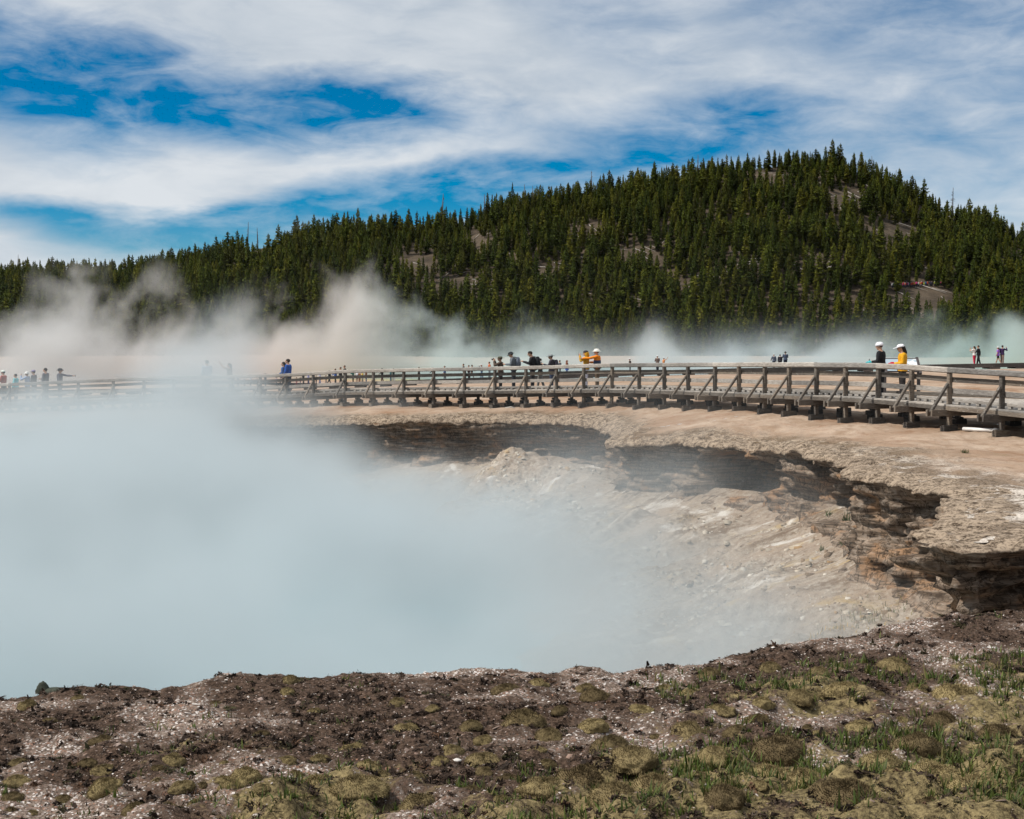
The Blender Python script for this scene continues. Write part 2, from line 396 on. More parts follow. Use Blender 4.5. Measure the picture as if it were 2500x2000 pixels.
# mounded moss, thicker towards the lower right of the bank
def moss_amount(x, y):
    px = to_px(x, y); return np.clip(sstep((10.4 - y) * .9 + (px - 1600) / 1000 * 1.5 + 5.5 * fbm(x * .9, y * .9, oct=5, seed=31), -.7, 3.6), 0, 1)
SPRING_Z = -1.25
def ground_z(x, y):
    """height of the land outside the crater"""
    x = np.asarray(x, float); y = np.asarray(y, float); sh = x.shape; x = x.ravel(); y = y.ravel()
    z = base_z(x, y)
    near = 1 - sstep(y, 14.5, 17)
    hum = fbm(x * 1.1, y * 1.1, oct=4, seed=2); fine = fbm(x * 7, y * 7, oct=4, seed=3)
    z = z + near * (hum * .12 + fine * .045)
    mid = sstep(y, 14.5, 17) * (1 - sstep(y, 70, 110))
    z = z + mid * (fbm(x * .5, y * .5, oct=4, seed=8) * .22 + fbm(x * 4, y * 4, oct=3, seed=9) * .05 + (.25 - np.abs(fbm(x * 2.4, y * 2.4, oct=4, seed=10))) * .16 * sstep(-sdf(x, y), 6, 0.5))
    s = sdf(x, y); inr = (x > GX0 + 1) & (x < 29) & (y > GY0 + 1) & (y < 89)
    lip = np.where(inr, sstep(s, -1.6, 0), 0)
    z = z - lip * np.where(y > 15.5, .05 + .11 * sstep(y, 20, 45), .05) + lip * mid * fbm(x * 3.1, y * 3.1, oct=4, seed=14) * (.10 + .16 * sstep(y, 20, 45))
    z = z + sstep(y, 110, 230) * fbm(x * .03, y * .03, oct=3, seed=4) * 1.5
    e = ((x - 22) / 82) ** 2 + ((y - 222) / 84) ** 2                       # basin of the wide hot spring beyond the low walk
    z = np.where(e < 1.25, np.minimum(z, SPRING_Z - .05 - 1.2 * (1 - sstep(e, .75, 1.0)) + 2.0 * sstep(e, 1.0, 1.25)), z)
    return z.reshape(sh)
def gz(x, y): return float(ground_z(np.array([x]), np.array([y]))[0])

def grid_mesh(name, xs, ys, keep=None, hole=None):
    X, Y = np.meshgrid(xs, ys, indexing='ij'); Z = ground_z(X, Y)
    idx = np.arange(X.size).reshape(X.shape)
    q = np.stack([idx[:-1, :-1], idx[1:, :-1], idx[1:, 1:], idx[:-1, 1:]], -1).reshape(-1, 4)
    ok = np.ones(X.size, bool)
    if keep is not None: ok &= keep(X.ravel(), Y.ravel())
    q = q[ok[q].all(1)]
    if hole is not None: q = q[~hole(X.ravel(), Y.ravel())[q].all(1)]
    return np.stack([X.ravel(), Y.ravel(), Z.ravel()], 1), q
outside = lambda x, y: (sdf(x, y) < -0.35) | (x < GX0 + 2) | (x > 28) | (y < GY0 + 1) | (y > 88)

def ground_material():
    m, t, b = mat_new('sinter_ground'); p = obj_pos(t); x, y, z = separate(t, p)
    flat = mapping(t, p, scale=(1, .55, 1))
    n1 = noise(t, p, .22, 6, .62); n2 = noise(t, flat, 1.3, 6, .65, dist=.3); n3 = noise(t, p, 7.0, 6, .68); n4 = noise(t, p, 26.0, 4, .7)
    tan = mixc(t, n2.step(.32, .68), (.27, .185, .125), (.43, .335, .26))
    tan = mixc(t, (n3 * .6 + n4 * .5).step(.50, .40) * .55, tan, (.14, .09, .06))
    rust = mixc(t, (n1 * .6 + n2 * .5).step(.52, .66) * .75, tan, (.19, .095, .045))
    # by the lip and on the promontory the crust breaks up into grey chips over dark soil
    lip = attr(t, 'lip'); pale = attr(t, 'pale')
    crust = mixc(t, (n3 * .55 + n4 * .5).step(.42, .62), (.045, .03, .02), (.38, .305, .23))
    white = mixc(t, (n3 * .5 + n4 * .55).step(.40, .58), (.075, .054, .04), (.56, .50, .44))
    crust = mixc(t, pale, crust, white)
    patch = noise(t, p, .55, 5, .65, dist=.5)
    crust = mixc(t, patch.step(.42, .57) * .85, crust, mixc(t, n4.step(.35, .6), (.04, .027, .018), (.17, .115, .07)))
    c = mixc(t, (lip + (n2 - .5) * .9).step(.25, .75), rust, crust)
    olive = noise(t, p, .9, 5, .65, dist=.4).step(.6, .72) * pale * .55
    c = mixc(t, olive, c, (.115, .105, .04))
    far = y.step(105, 140)
    c = mixc(t, far * (n1.step(.35, .6)), c, (.33, .25, .20))
    t.links.new(c.k, b.inputs['Base Color']); b.inputs['Roughness'].default_value = .95; b.inputs['Specular IOR Level'].default_value = .1
    bump(t, b, n3 * .6 + n4 * .4, .9, .06)
    return m
SINTER = ground_material()

def build_ground():
    parts = []
    def ax(*segs): return np.unique(np.concatenate([np.arange(a, b, s) for a, b, s in segs]))
    # right-hand shore and promontory, fine
    parts.append(grid_mesh('g', np.arange(2.0, 15.001, .05), np.arange(15, 50.001, .07), keep=lambda x, y: outside(x, y)))
    inA = lambda x, y: (x >= 1.99) & (x <= 15.01) & (y >= 14.99) & (y <= 50.01)
    parts.append(grid_mesh('g', np.arange(-34, 24.001, .2), np.arange(15, 140.001, .2), keep=outside, hole=inA))
    inB = lambda x, y: (x >= -34.01) & (x <= 24.01) & (y >= 14.99) & (y <= 140.01)
    near_hole = lambda x, y: (x >= -9.01) & (x <= 13.01) & (y >= 6.39) & (y <= 15.01)
    xs = ax((-1500, -200, 100), (-200, -60, 7), (-60, 60, 1), (60, 200, 7), (200, 1501, 100)); ys = ax((-1500, -200, 100), (-200, -20, 10), (-20, 6, 1), (6.4, 15.01, .86), (15, 140, 1), (140, 440, 6), (440, 3001, 80))
    xs = np.unique(np.concatenate([xs, [-34, 24, -9, 13]])); ys = np.unique(np.concatenate([ys, [15., 140., 6.4]]))
    parts.append(grid_mesh('g', xs, ys, keep=outside, hole=lambda x, y: inB(x, y) | near_hole(x, y)))
    vs, qs, k = [], [], 0
    for v, q in parts: vs.append(v); qs.append(q + k); k += len(v)
    v = np.concatenate(vs); q = np.concatenate(qs)
    used = np.zeros(len(v), bool); used[q] = True; rm = np.cumsum(used) - 1; v = v[used]; q = rm[q]
    s = sdf(v[:, 0], v[:, 1]); inside = (v[:, 0] > GX0 + 1) & (v[:, 0] < 29) & (v[:, 1] < 89) & (v[:, 1] > 3)
    wid = np.where(v[:, 1] > 50, 2.6, np.where(v[:, 1] > 36, 3.2, 4.5))
    lip = np.where(inside, 1 - np.clip(-s / wid, 0, 1), 0); lip = np.maximum(lip, (1 - sstep(v[:, 1], 20, 31)) * np.where(np.abs(v[:, 0]) < 40, 1, 0))
    pale = 1 - sstep(v[:, 1], 24, 40)
    o = link('ground', np_mesh('ground', v, quads=q, smooth=True, cols={'lip': lip, 'pale': pale}), SINTER)
    tag(o, 'pinkish tan crusted sinter ground around the steaming crater', 'ground', kind='structure')
build_ground()

# ------------------------------------------------------------------ crater wall, talus and pool
def along(px_or_none=None): pass
_mx, _my = RIM[:, 0], RIM[:, 1]; _mpx = to_px(_mx, _my)
back = _my > 45
CLIFF = np.full(len(RIM), 1.25)
CLIFF = np.where(_my > 56, np.interp(_mpx, [300, 700, 900, 1060, 1150, 1300, 1480], [2.2, 2.2, 2.1, 2.0, 1.9, 1.8, 1.8]), CLIFF)
CLIFF = np.where((_my > 40) & (_my <= 56), 1.65, CLIFF); CLIFF = np.where((_my > 28) & (_my <= 40), 1.6, CLIFF)
CLIFF = np.where((_my > 20) & (_my <= 28) & (_mx > 0), 2.2, CLIFF); CLIFF = np.where((_my > 15) & (_my <= 20) & (_mx > 0), 1.3, CLIFF)
_k = np.hanning(41); _k /= _k.sum(); CLIFF = np.convolve(np.concatenate([CLIFF[-20:], CLIFF, CLIFF[:20]]), _k, 'valid')
CLIFF *= 1 + .35 * fbm(_arc * .35, 0 * _arc, oct=3, seed=21)
RUN = np.where(_my > 50, 11.0, np.where(_my > 20, 7.2, 4.6)); RUN = np.where((_my < 16) , 3.2, RUN); RUN = np.convolve(np.concatenate([RUN[-20:], RUN, RUN[:20]]), _k, 'valid')
UNDER = .42 + .5 * fbm(_arc * .5, 0 * _arc, oct=3, seed=23) + np.where((_my > 40) & (_my < 66), .3, 0) + np.where((_my > 16.5) & (_my < 20), .35, 0)
UNDER = np.clip(UNDER, .1, 1.2)
WATER_Z = -4.5

def rock_material():
    m, t, b = mat_new('layered_rock'); p = obj_pos(t); x, y, z = separate(t, p)
    wob = noise(t, p, .6, 3, .5)
    layers = noise(t, combine(t, x * .5 + wob * .8, y * .5, z * 8.0 + wob * 2.5), 1.6, 6, .72)
    n3 = noise(t, p, 6.0, 6, .68); n2 = noise(t, p, 1.1, 4, .6)
    c = mixc(t, layers.step(.36, .64), (.06, .042, .03), (.26, .195, .145))
    c = mixc(t, (n3 * .8 + layers * .3).step(.52, .72) * .6, c, (.33, .28, .235))
    c = mixc(t, (n2 * .7 + layers * .4).step(.56, .68) * .5, c, (.30, .15, .06))
    crack = noise(t, combine(t, x * 3.2 + layers * .6, y * 3.2, z * .5), 1.5, 4, .6)
    c = mixc(t, ((crack - .5)._m('ABSOLUTE')).step(.035, .0) * .8, c, (.02, .014, .01))
    top = attr(t, 'top')
    n4 = noise(t, p, 22.0, 4, .7)
    crust = mixc(t, (n3 * .55 + n4 * .5).step(.42, .60), (.045, .03, .02), (.32, .25, .185))
    c = mixc(t, top, c, crust)
    t.links.new(c.k, b.inputs['Base Color']); b.inputs['Roughness'].default_value = .95; b.inputs['Specular IOR Level'].default_value = .1
    bump(t, b, layers * .6 + n3 * .5, .9, .08)
    return m
def talus_material():
    m, t, b = mat_new('talus'); p = obj_pos(t); x, y, z = separate(t, p)
    st = noise(t, combine(t, attr(t, 'runx') * 1.2, attr(t, 'runs') * .35, 0.0), 1.5, 6, .65, dist=.9)
    n3 = noise(t, p, 5.0, 6, .7); n4 = noise(t, p, 20.0, 4, .7); n2 = noise(t, p, .45, 4, .6)
    c = mixc(t, (st * .45 + n3 * .35 + n2 * .4).step(.48, .72), (.165, .114, .076), (.51, .455, .385))
    c = mixc(t, (n2 * .6 + st * .45).step(.46, .6) * .62, c, (.20, .122, .072))
    yel = (noise(t, p, .8, 4, .6, dist=.5) * .55 + st * .5).step(.57, .69) * .5
    c = mixc(t, yel, c, (.40, .27, .08))
    c = mixc(t, (noise(t, p, .5, 5, .65, dist=.8) * .7 + st * .4).step(.60, .72) * .8, c, (.64, .61, .57))
    c = mixc(t, (n3 * .4 + n4 * .65).step(.60, .72) * .8, c, (.48, .44, .39))
    c = mixc(t, (n3 * .5 + n4 * .5).step(.44, .32) * .7, c, (.06, .046, .036))
    t.links.new(c.k, b.inputs['Base Color']); b.inputs['Roughness'].default_value = .95; b.inputs['Specular IOR Level'].default_value = .1
    bump(t, b, n3 * .6 + n4 * .4, .9, .08)
    return m

def build_crater():
    n = len(RIM)
    # profile: (inward offset, depth as share of the cliff, absolute drop, is top crust)
    prof = [(-1.25, 0, 0, 1), (-.9, 0, 0, 1), (-.6, 0, 0, 1), (-.4, 0, .0, 1), (-.25, 0, .02, 1), (-.12, 0, .05, 1), (-.03, 0, .10, .9), (.02, 0, .17, .7), (.03, 0, .25, .4)]
    for k in range(24):
        f = k / 23; prof.append((None, f, 0.30, 0))
    prof += [(.1, 1.08, .34, 0), (.25, 1.35, .5, 0)]
    V_ = []; T_ = []; DS = np.clip(RIM[:, 1] / 55, .35, 1)
    x, y = RIM[:, 0], RIM[:, 1]
    for d, f, drop, top in prof:
        if d is None:
            und = -UNDER * (np.sin(np.clip(f * 1.25, 0, 1) * math.pi * .5)) * (1 - .55 * sstep(f, .6, 1.0))
            zz = RIM_Z - drop * DS - CLIFF * f
            lay = (vnoise(_arc * .3, 0 * _arc, zz * 7, 41) - .5) * .30 + (vnoise(_arc * 1.2, 0 * _arc, zz * 16, 42) - .5) * .16
            cave = sstep(fbm(_arc * .5, 0 * _arc, zz * .9, oct=3, seed=46), .03, .16) * np.where((y > 22) & (y < 50) & (x > 0), 1.5, .3) * sstep(f, .02, .2) * (1 - sstep(f, .9, 1.0))
            blob = fbm(_arc * .8, 0 * _arc, zz * 1.1, oct=5, seed=43) * 1.15 * sstep(f, 0, .15) - cave
            blk = (_hash(np.floor(_arc * 1.25 + 3 * vnoise(_arc * .2, 0 * _arc, zz * 1.5, 47)), np.floor(zz * 5.5), 0 * _arc, 48) - .5) * .34 + (_hash(np.floor(_arc * 2.9), np.floor(zz * 11), 0 * _arc, 49) - .5) * .16
            off = und + lay * sstep(f, 0, .08) + blob + blk * sstep(f, .04, .15)
            px_, py_ = x + RIM_N[:, 0] * off, y + RIM_N[:, 1] * off
        else:
            off = np.full(n, d); px_, py_ = x + RIM_N[:, 0] * off, y + RIM_N[:, 1] * off
            if top > 0:
                g = ground_z(px_, py_); zz = g - drop * DS + np.where(y < 15.6, -.06, 0.012 if d > -1.2 else -.03)
                rag = fbm(px_ * 3.5, py_ * 3.5, oct=4, seed=44) * .12 * (d > -.5)
                zz = zz + rag
            else: zz = RIM_Z - drop - CLIFF * f
        V_.append(np.stack([px_, py_, zz], 1)); T_.append(np.full(n, float(top)))
    rows = len(prof); v = np.stack(V_, 1).reshape(-1, 3); tp = np.stack(T_, 1).ravel()
    i = np.arange(n)[:, None]; j = np.arange(rows - 1)[None, :]
    i2 = (i + 1) % n
    q = np.stack([i * rows + j, i * rows + j + 1, i2 * rows + j + 1, i2 * rows + j], -1).reshape(-1, 4)
    o = link('crater_wall', np_mesh('crater_wall', v, quads=q, smooth=False, cols={'top': tp}), rock_material())
    tag(o, 'undercut layered brown rock wall round the crater', 'crater wall', kind='structure')
    # talus heightfield below the wall
    def blur(a, k):
        w = np.hanning(2 * k + 3)[1:-1]; w /= w.sum()
        for ax_ in (0, 1):
            a = np.apply_along_axis(lambda r: np.convolve(np.pad(r, k, mode='edge'), w, 'valid'), ax_, a)
        return a
    ZC = blur((RIM_Z - .30 - CLIFF)[SI], 4); RUNG = blur(RUN[SI], 10)
    def lat(G, X, Y):
        u = np.clip((np.asarray(X) - GX0) / GS, 0, len(gx) - 1.001); v = np.clip((np.asarray(Y) - GY0) / GS, 0, len(gy) - 1.001)
        i, j = u.astype(int), v.astype(int); a, b = u - i, v - j
        return G[i, j] * (1 - a) * (1 - b) + G[i + 1, j] * a * (1 - b) + G[i, j + 1] * (1 - a) * b + G[i + 1, j + 1] * a * b
    def talus_z(X, Y):
        s = sdf(X, Y); zc = lat(ZC, X, Y)
        f = np.clip((s + .1) / lat(RUNG, X, Y), -.1, 1.4)
        ar = np.arctan2(Y - 36, X + 9) * 16
        z = zc + (WATER_Z - .15 - zc) * np.sign(f) * np.abs(f) ** .9
        gul = fbm(ar * .75, s * .10, oct=4, seed=51) * 1.3 * np.clip(s * .5, 0, 1) * (1 - sstep(f, .7, 1.2))
        nf = sstep(s, .2, 2.2)
        z = z - .06 * (1 - nf) + 1.15 * np.exp(-((X + .1) / 2.5) ** 2 - ((Y - 57.6) / 2.6) ** 2) + .75 * np.exp(-((X - 2.6) / 1.2) ** 2 - ((Y - 53.5) / 3.0) ** 2)
        z = z + gul * nf + (.12 + .88 * nf) * (fbm(X * .6, Y * .6, oct=4, seed=52) * .75 + (.5 - np.abs(fbm(X * 1.3, Y * 1.3, oct=4, seed=54)) * 2) * .22 + fbm(X * 5, Y * 5, oct=3, seed=53) * .14)
        return z, s, ar
    xs = np.arange(-8, 13, .075); ys = np.arange(12.2, 64.5, .085)
    xs2 = np.arange(-54, -7.9, .5); ys2 = np.arange(9, 76, .5)
    xs3 = np.arange(-8, 13, .3); ys3 = np.arange(9, 12.4, .2)
    vs, qs, rx, rs, kk = [], [], [], [], 0
    for a, b in ((xs, ys), (xs2, ys2), (xs3, ys3), (np.arange(-8, 6, .4), np.arange(64.2, 70, .4))):
        X, Y = np.meshgrid(a, b, indexing='ij'); z, s, ar = talus_z(X.ravel(), Y.ravel()); idx = np.arange(X.size).reshape(X.shape)
        q = np.stack([idx[:-1, :-1], idx[1:, :-1], idx[1:, 1:], idx[:-1, 1:]], -1).reshape(-1, 4)
        ok = (s > -.9) & (z > WATER_Z - .8); q = q[ok[q].all(1)]
        used = np.zeros(X.size, bool); used[q] = True; rm = np.cumsum(used) - 1
        vs.append(np.stack([X.ravel(), Y.ravel(), z], 1)[used]); qs.append(rm[q] + kk); kk += used.sum(); rx.append(ar[used]); rs.append(s[used])
    o = link('talus', np_mesh('talus', np.concatenate(vs), quads=np.concatenate(qs), smooth=True, cols={'runx': np.concatenate(rx), 'runs': np.concatenate(rs)}), talus_material())
    tag(o, 'pale stony slope falling from the crater wall to the pool', 'slope', kind='structure')
    # pool
    m, t, b = mat_new('hot_water'); p = obj_pos(t)
    c = mixc(t, noise(t, p, .08, 3, .5).step(.35, .65), (.17, .36, .41), (.24, .42, .46))
    t.links.new(c.k, b.inputs['Base Color']); b.inputs['Roughness'].default_value = .12; b.inputs['Specular IOR Level'].default_value = .5
    bump(t, b, noise(t, p, 2.5, 3, .5), .15, .05)
    mb = MB(); mb.add([(-55, 8, WATER_Z), (14, 8, WATER_Z), (14, 76, WATER_Z), (-55, 76, WATER_Z)], [(0, 1, 2, 3)])
    o = mb.build('water', m); tag(o, 'milky turquoise hot spring pool in the crater', 'water', kind='structure')
    return talus_z
TALUS_Z = build_crater()

def build_rubble():
    """broken stones lying on the talus, thick below the right hand wall"""
    m, t, b = mat_new('talus_stone'); c = attr(t, 'tint', 'Color'); t.links.new(c.k, b.inputs['Base Color']); b.inputs['Roughness'].default_value = .95; b.inputs['Specular IOR Level'].default_value = .1
    x = rng.uniform(-8, 9.5, 30000); y = rng.uniform(15, 62, 30000); s = sdf(x, y); z, _, _ = TALUS_Z(x, y); k = (s > .2) & (z > WATER_Z + .1) & (rng.random(len(x)) < .12 + .9 * sstep(fbm(x * .5, y * .5, oct=3, seed=57), -.05, .2)); x, y, z = x[k], y[k], z[k]; n = len(x)
    th = rng.random((n, 8, 1)) * .5 + .75
    cube = np.array([(-.5, -.5, -.4), (.5, -.5, -.4), (.5, .5, -.4), (-.5, .5, -.4), (-.38, -.4, .4), (.42, -.36, .42), (.36, .4, .4), (-.4, .36, .44)])
    size = .03 + .11 * rng.random(n) ** 5 + np.where(rng.random(n) > .997, .12, 0)
    v = cube[None] * th * size[:, None, None] * np.stack([.8 + rng.random(n), .7 + .6 * rng.random(n), .35 + .5 * rng.random(n)], 1)[:, None, :]
    a = rng.random(n) * 6.283; ca, sa = np.cos(a)[:, None], np.sin(a)[:, None]
    tl = rng.normal(0, .25, (n, 1)); w = np.stack([ca * v[:, :, 0] - sa * v[:, :, 1], sa * v[:, :, 0] + ca * v[:, :, 1], v[:, :, 2] + tl * v[:, :, 0]], -1) + np.stack([x, y, z + size * .1], 1)[:, None, :]
    f = np.array([(0, 1, 5, 4), (1, 2, 6, 5), (2, 3, 7, 6), (3, 0, 4, 7), (4, 5, 6, 7)])
    pal = np.array([(.38, .33, .265), (.30, .24, .18), (.19, .135, .09), (.28, .18, .09), (.46, .42, .36)])[rng.choice(5, n, p=[.28, .3, .22, .06, .14])] * (.75 + .45 * rng.random((n, 1)))
    o = link('rubble', np_mesh('rubble', w.reshape(-1, 3), quads=(f[None] + (np.arange(n) * 8)[:, None, None]).reshape(-1, 4), cols={'tint': np.repeat(pal, 8, 0)}), m)
    tag(o, 'broken pale sinter stones littering the crater slope', 'rubble', kind='stuff')
build_rubble()

def talus_spot(px, row):
    for D in np.arange(14, 66, .1):
        a = at(px, row, D)
        if a.z <= float(TALUS_Z(np.array([a.x]), np.array([a.y]))[0][0]): return a
    return at(px, row, 40)

def build_spring():
    m, t, b = mat_new('spring_water'); p = obj_pos(t); x, y, z = separate(t, p)
    e = (((x - 22.0) / 82.0).pow(2.0) + ((y - 222.0) / 84.0).pow(2.0)).sqrt() + (noise(t, p, .05, 4, .6) - .5) * .25
    r = t.nodes.new('ShaderNodeValToRGB'); t.links.new(e.k, r.inputs[0]); el = r.color_ramp.elements
    el[0].position = 0; el[0].color = (.03, .13, .20, 1); el[1].position = 1; el[1].color = (.33, .20, .13, 1)
    for pos, c in ((.45, (.06, .21, .24)), (.66, (.13, .27, .23)), (.76, (.38, .36, .12)), (.84, (.42, .23, .09)), (.92, (.30, .14, .07))): q = el.new(pos); q.color = (*c, 1)
    t.links.new(r.outputs[0], b.inputs['Base Color']); b.inputs['Roughness'].default_value = .22; b.inputs['Specular IOR Level'].default_value = .5
    bump(t, b, noise(t, p, 1.2, 3, .5), .2, .05)
    n = 96; vs = [(22, 222, SPRING_Z)] + [(22 + 81 * math.cos(6.28319 * i / n), 222 + 83 * math.sin(6.28319 * i / n), SPRING_Z) for i in range(n)]
    mb = MB(); mb.add(vs, [(0, 1 + i, 1 + (i + 1) % n) for i in range(n)]); o = mb.build('water_spring', m); tag(o, 'wide shallow hot spring, teal with orange rim, behind the low walk', 'water', kind='structure')
build_spring()

# ------------------------------------------------------------------ near bank
def bank_material():
    m, t, b = mat_new('gravel_bank'); p = obj_pos(t)
    n0 = noise(t, p, 1.1, 5, .62); n1 = noise(t, p, 6.0, 6, .7, dist=.3); n2 = noise(t, p, 38.0, 4, .7); n3 = noise(t, p, 95.0, 2, .6)
    vor = t.nodes.new('ShaderNodeTexVoronoi'); vor.inputs['Scale'].default_value = 70; t.links.new(p.k, vor.inputs['Vector'])
    cell = V(t, vor.outputs['Color']); r, g, bl = separate(t, cell)
    chip = mixc(t, r, (.075, .052, .04), (.25, .195, .16))
    chip = mixc(t, g.step(.80, .92), chip, (.56, .51, .48))
    chip = mixc(t, bl.step(.86, .95) * .7, chip, (.26, .13, .085))
    soil = mixc(t, n2.step(.35, .65), (.02, .013, .009), (.10, .066, .048))
    cover = attr(t, 'dark')
    c = mixc(t, (n1 * .8 + n2 * .55 + cover * .7).step(.72, 1.0), chip, soil)
    mo = attr(t, 'moss')
    mossc = mixc(t, (n2 * .6 + n1 * .5).step(.4, .7), (.035, .026, .014), (.25, .195, .098))
    c = mixc(t, (mo + (n1 - .5) * 2.0 + (n0 - .5) * 1.4).step(.42, .80), c, mossc)
    t.links.new(c.k, b.inputs['Base Color']); b.inputs['Roughness'].default_value = .95; b.inputs['Specular IOR Level'].default_value = .08
    bump(t, b, n2 * .5 + n3 * .35 + r * .3, 1.0, .02)
    return m

def bank_z(x, y):
    """near bank with its own hummocks"""
    z = ground_z(x, y); mo = moss_amount(x, y)
    d = vnoise(x * 3.2, y * 3.2, 0, 61); e = vnoise(x * 7.5, y * 7.5, 0, 62)
    lump = np.clip(d - .3, 0, 1) * .17 + np.clip(e - .35, 0, 1) * .085
    return z + lump * (.4 + .9 * mo) + (fbm(x * 22, y * 22, oct=3, seed=63)) * .028
def dark_amount(x, y): return np.clip(.5 + 1.9 * fbm(x * 1.7, y * 1.9, oct=4, seed=64), 0, 1)

def build_bank():
    xs = np.arange(-9, 13.001, .022); ys = np.arange(6.4, 15.02, .02)
    X, Y = np.meshgrid(xs, ys, indexing='ij'); x, y = X.ravel(), Y.ravel()
    z = bank_z(x, y); s = sdf(x, y)
    edge = np.minimum.reduce([x + 9, 13 - x, y - 6.4, 15 - y]); g = ground_z(x, y); z = g + (z - g) * sstep(edge, 0, .3) + .004
    z = np.where(s > -.05, z - sstep(s, -.05, .05) * .35, z)
    idx = np.arange(X.size).reshape(X.shape); q = np.stack([idx[:-1, :-1], idx[1:, :-1], idx[1:, 1:], idx[:-1, 1:]], -1).reshape(-1, 4)
    q = q[(s < .06)[q].all(1)]
    used = np.zeros(X.size, bool); used[q] = True; rm = np.cumsum(used) - 1
    o = link('near_bank_ground', np_mesh('bank', np.stack([x, y, z], 1)[used], quads=rm[q], smooth=True,
             cols={'moss': moss_amount(x, y)[used], 'dark': dark_amount(x, y)[used]}), bank_material())
    tag(o, 'gravelly near bank of brown soil, pale chips and moss', 'bank', kind='structure')
build_bank()

def on_bank(n, ymin=6.9, ymax=14.6, power=1.0):
    """random places on the visible near bank, even in the picture rather than on the ground"""
    y = ymin * (ymax / ymin) ** rng.random(n) ; px = -80 + 2660 * rng.random(n); x = (px - 1250) / FPX * y
    ok = sdf(x, y) < -.03
    return x[ok], y[ok]

def tint_material(name, base, rough=.9, spec=.1, sub=0.0):
    """colour varies from piece to piece through the mesh's own tint attribute"""
    m, t, b = mat_new(name); c = attr(t, 'tint', 'Color')
    p = local_pos(t); nn = noise(t, p, 60.0, 3, .6)
    k = mixc(t, nn.step(.3, .7) * .35, c, base)
    t.links.new(k.k, b.inputs['Base Color']); b.inputs['Roughness'].default_value = rough; b.inputs['Specular IOR Level'].default_value = spec
    return m

def rot_many(n, tilt=.5):
    """n random rotation matrices: spin about z then a tilt"""
    a = rng.random(n) * 2 * math.pi; tx = (rng.random(n) - .5) * 2 * tilt; ty = (rng.random(n) - .5) * 2 * tilt
    ca, sa = np.cos(a), np.sin(a)
    M = np.zeros((n, 3, 3)); M[:, 0, 0] = ca; M[:, 0, 1] = -sa; M[:, 1, 0] = sa; M[:, 1, 1] = ca; M[:, 2, 2] = 1
    T = np.zeros((n, 3, 3)); T[:, 0, 0] = np.cos(ty); T[:, 0, 2] = np.sin(ty); T[:, 1, 1] = np.cos(tx); T[:, 1, 2] = -np.sin(tx)
    T[:, 2, 0] = -np.sin(ty); T[:, 2, 1] = np.sin(tx); T[:, 2, 2] = np.cos(tx) * np.cos(ty)
    return T @ M

def build_gravel():
    x, y = on_bank(95000); keep = rng.random(len(x)) < (1.02 - moss_amount(x, y) * .97) * (1.0 - .35 * dark_amount(x, y)); x, y = x[keep], y[keep]; n = len(x)
    z = bank_z(x, y)
    tet = np.array([(-.5, -.4, 0), (.5, -.45, .05), (.55, .35, 0), (-.45, .5, .05), (-.35, -.25, .35), (.3, -.3, .42), (.35, .25, .36), (-.25, .3, .4)])
    size = .005 + .013 * rng.random(n) ** 3 + .022 * (rng.random(n) > .996)
    v = tet[None] * size[:, None, None] * np.stack([.7 + rng.random(n), .6 + .7 * rng.random(n), .4 + .5 * rng.random(n)], 1)[:, None, :]
    v = v * (1 + .25 * (rng.random((n, 8, 1)) - .5))
    v = np.einsum('nij,nkj->nki', rot_many(n, .45), v) + np.stack([x, y, z + .002], 1)[:, None, :]
    f = np.array([(0, 1, 5, 4), (1, 2, 6, 5), (2, 3, 7, 6), (3, 0, 4, 7), (4, 5, 6, 7)])
    q = (f[None] + (np.arange(n) * 8)[:, None, None]).reshape(-1, 4)
    pal = np.array([(.44, .39, .36), (.26, .20, .175), (.15, .108, .09), (.21, .14, .11), (.06, .044, .037), (.20, .105, .066), (.62, .58, .55)])
    ci = rng.choice(7, n, p=[.13, .24, .25, .14, .15, .05, .04]); col = pal[ci] * (.75 + .5 * rng.random((n, 1)))
    o = link('gravel', np_mesh('gravel', v.reshape(-1, 3), quads=q, cols={'tint': np.repeat(col, 8, 0)}), tint_material('chip', (.2, .16, .14)))
    tag(o, 'loose pale and brown sinter chips scattered over the near bank', 'gravel', kind='stuff')

def blades(x, y, z, nb, h, w, spread, lean, cols, curve=.5):
    """tufts of nb blades, each a bent three-quad strip; returns verts, quads, tints"""
    n = len(x); m = n * nb
    bx = np.repeat(x, nb) + rng.normal(0, 1, m) * np.repeat(spread, nb); by = np.repeat(y, nb) + rng.normal(0, 1, m) * np.repeat(spread, nb); bz = np.repeat(z, nb)
    a = rng.random(m) * 2 * math.pi; L = np.repeat(h, nb) * (.5 + .7 * rng.random(m)); W = np.repeat(w, nb) * (.7 + .6 * rng.random(m)) * .5
    th = np.abs(rng.normal(0, 1, m)) * lean; dx, dy = np.cos(a), np.sin(a)
    vs = np.zeros((m, 8, 3)); px_, py_, pz_ = bx.copy(), by.copy(), bz - .004
    for k in range(4):
        wk = W * (1, .95, .65, .08)[k]
        vs[:, 2 * k] = np.stack([px_ - dy * wk, py_ + dx * wk, pz_], 1); vs[:, 2 * k + 1] = np.stack([px_ + dy * wk, py_ - dx * wk, pz_], 1)
        t_ = th + curve * k / 3.0 * rng.random(m) * 1.6
        px_ += dx * np.sin(t_) * L / 3; py_ += dy * np.sin(t_) * L / 3; pz_ += np.cos(t_) * L / 3
    f = np.array([(0, 1, 3, 2), (2, 3, 5, 4), (4, 5, 7, 6)])
    q = (f[None] + (np.arange(m) * 8)[:, None, None]).reshape(-1, 4)
    c = np.asarray(cols)[rng.integers(0, len(cols), m)] * (.7 + .6 * rng.random((m, 1)))
    return vs.reshape(-1, 3), q, np.repeat(c, 8, 0)
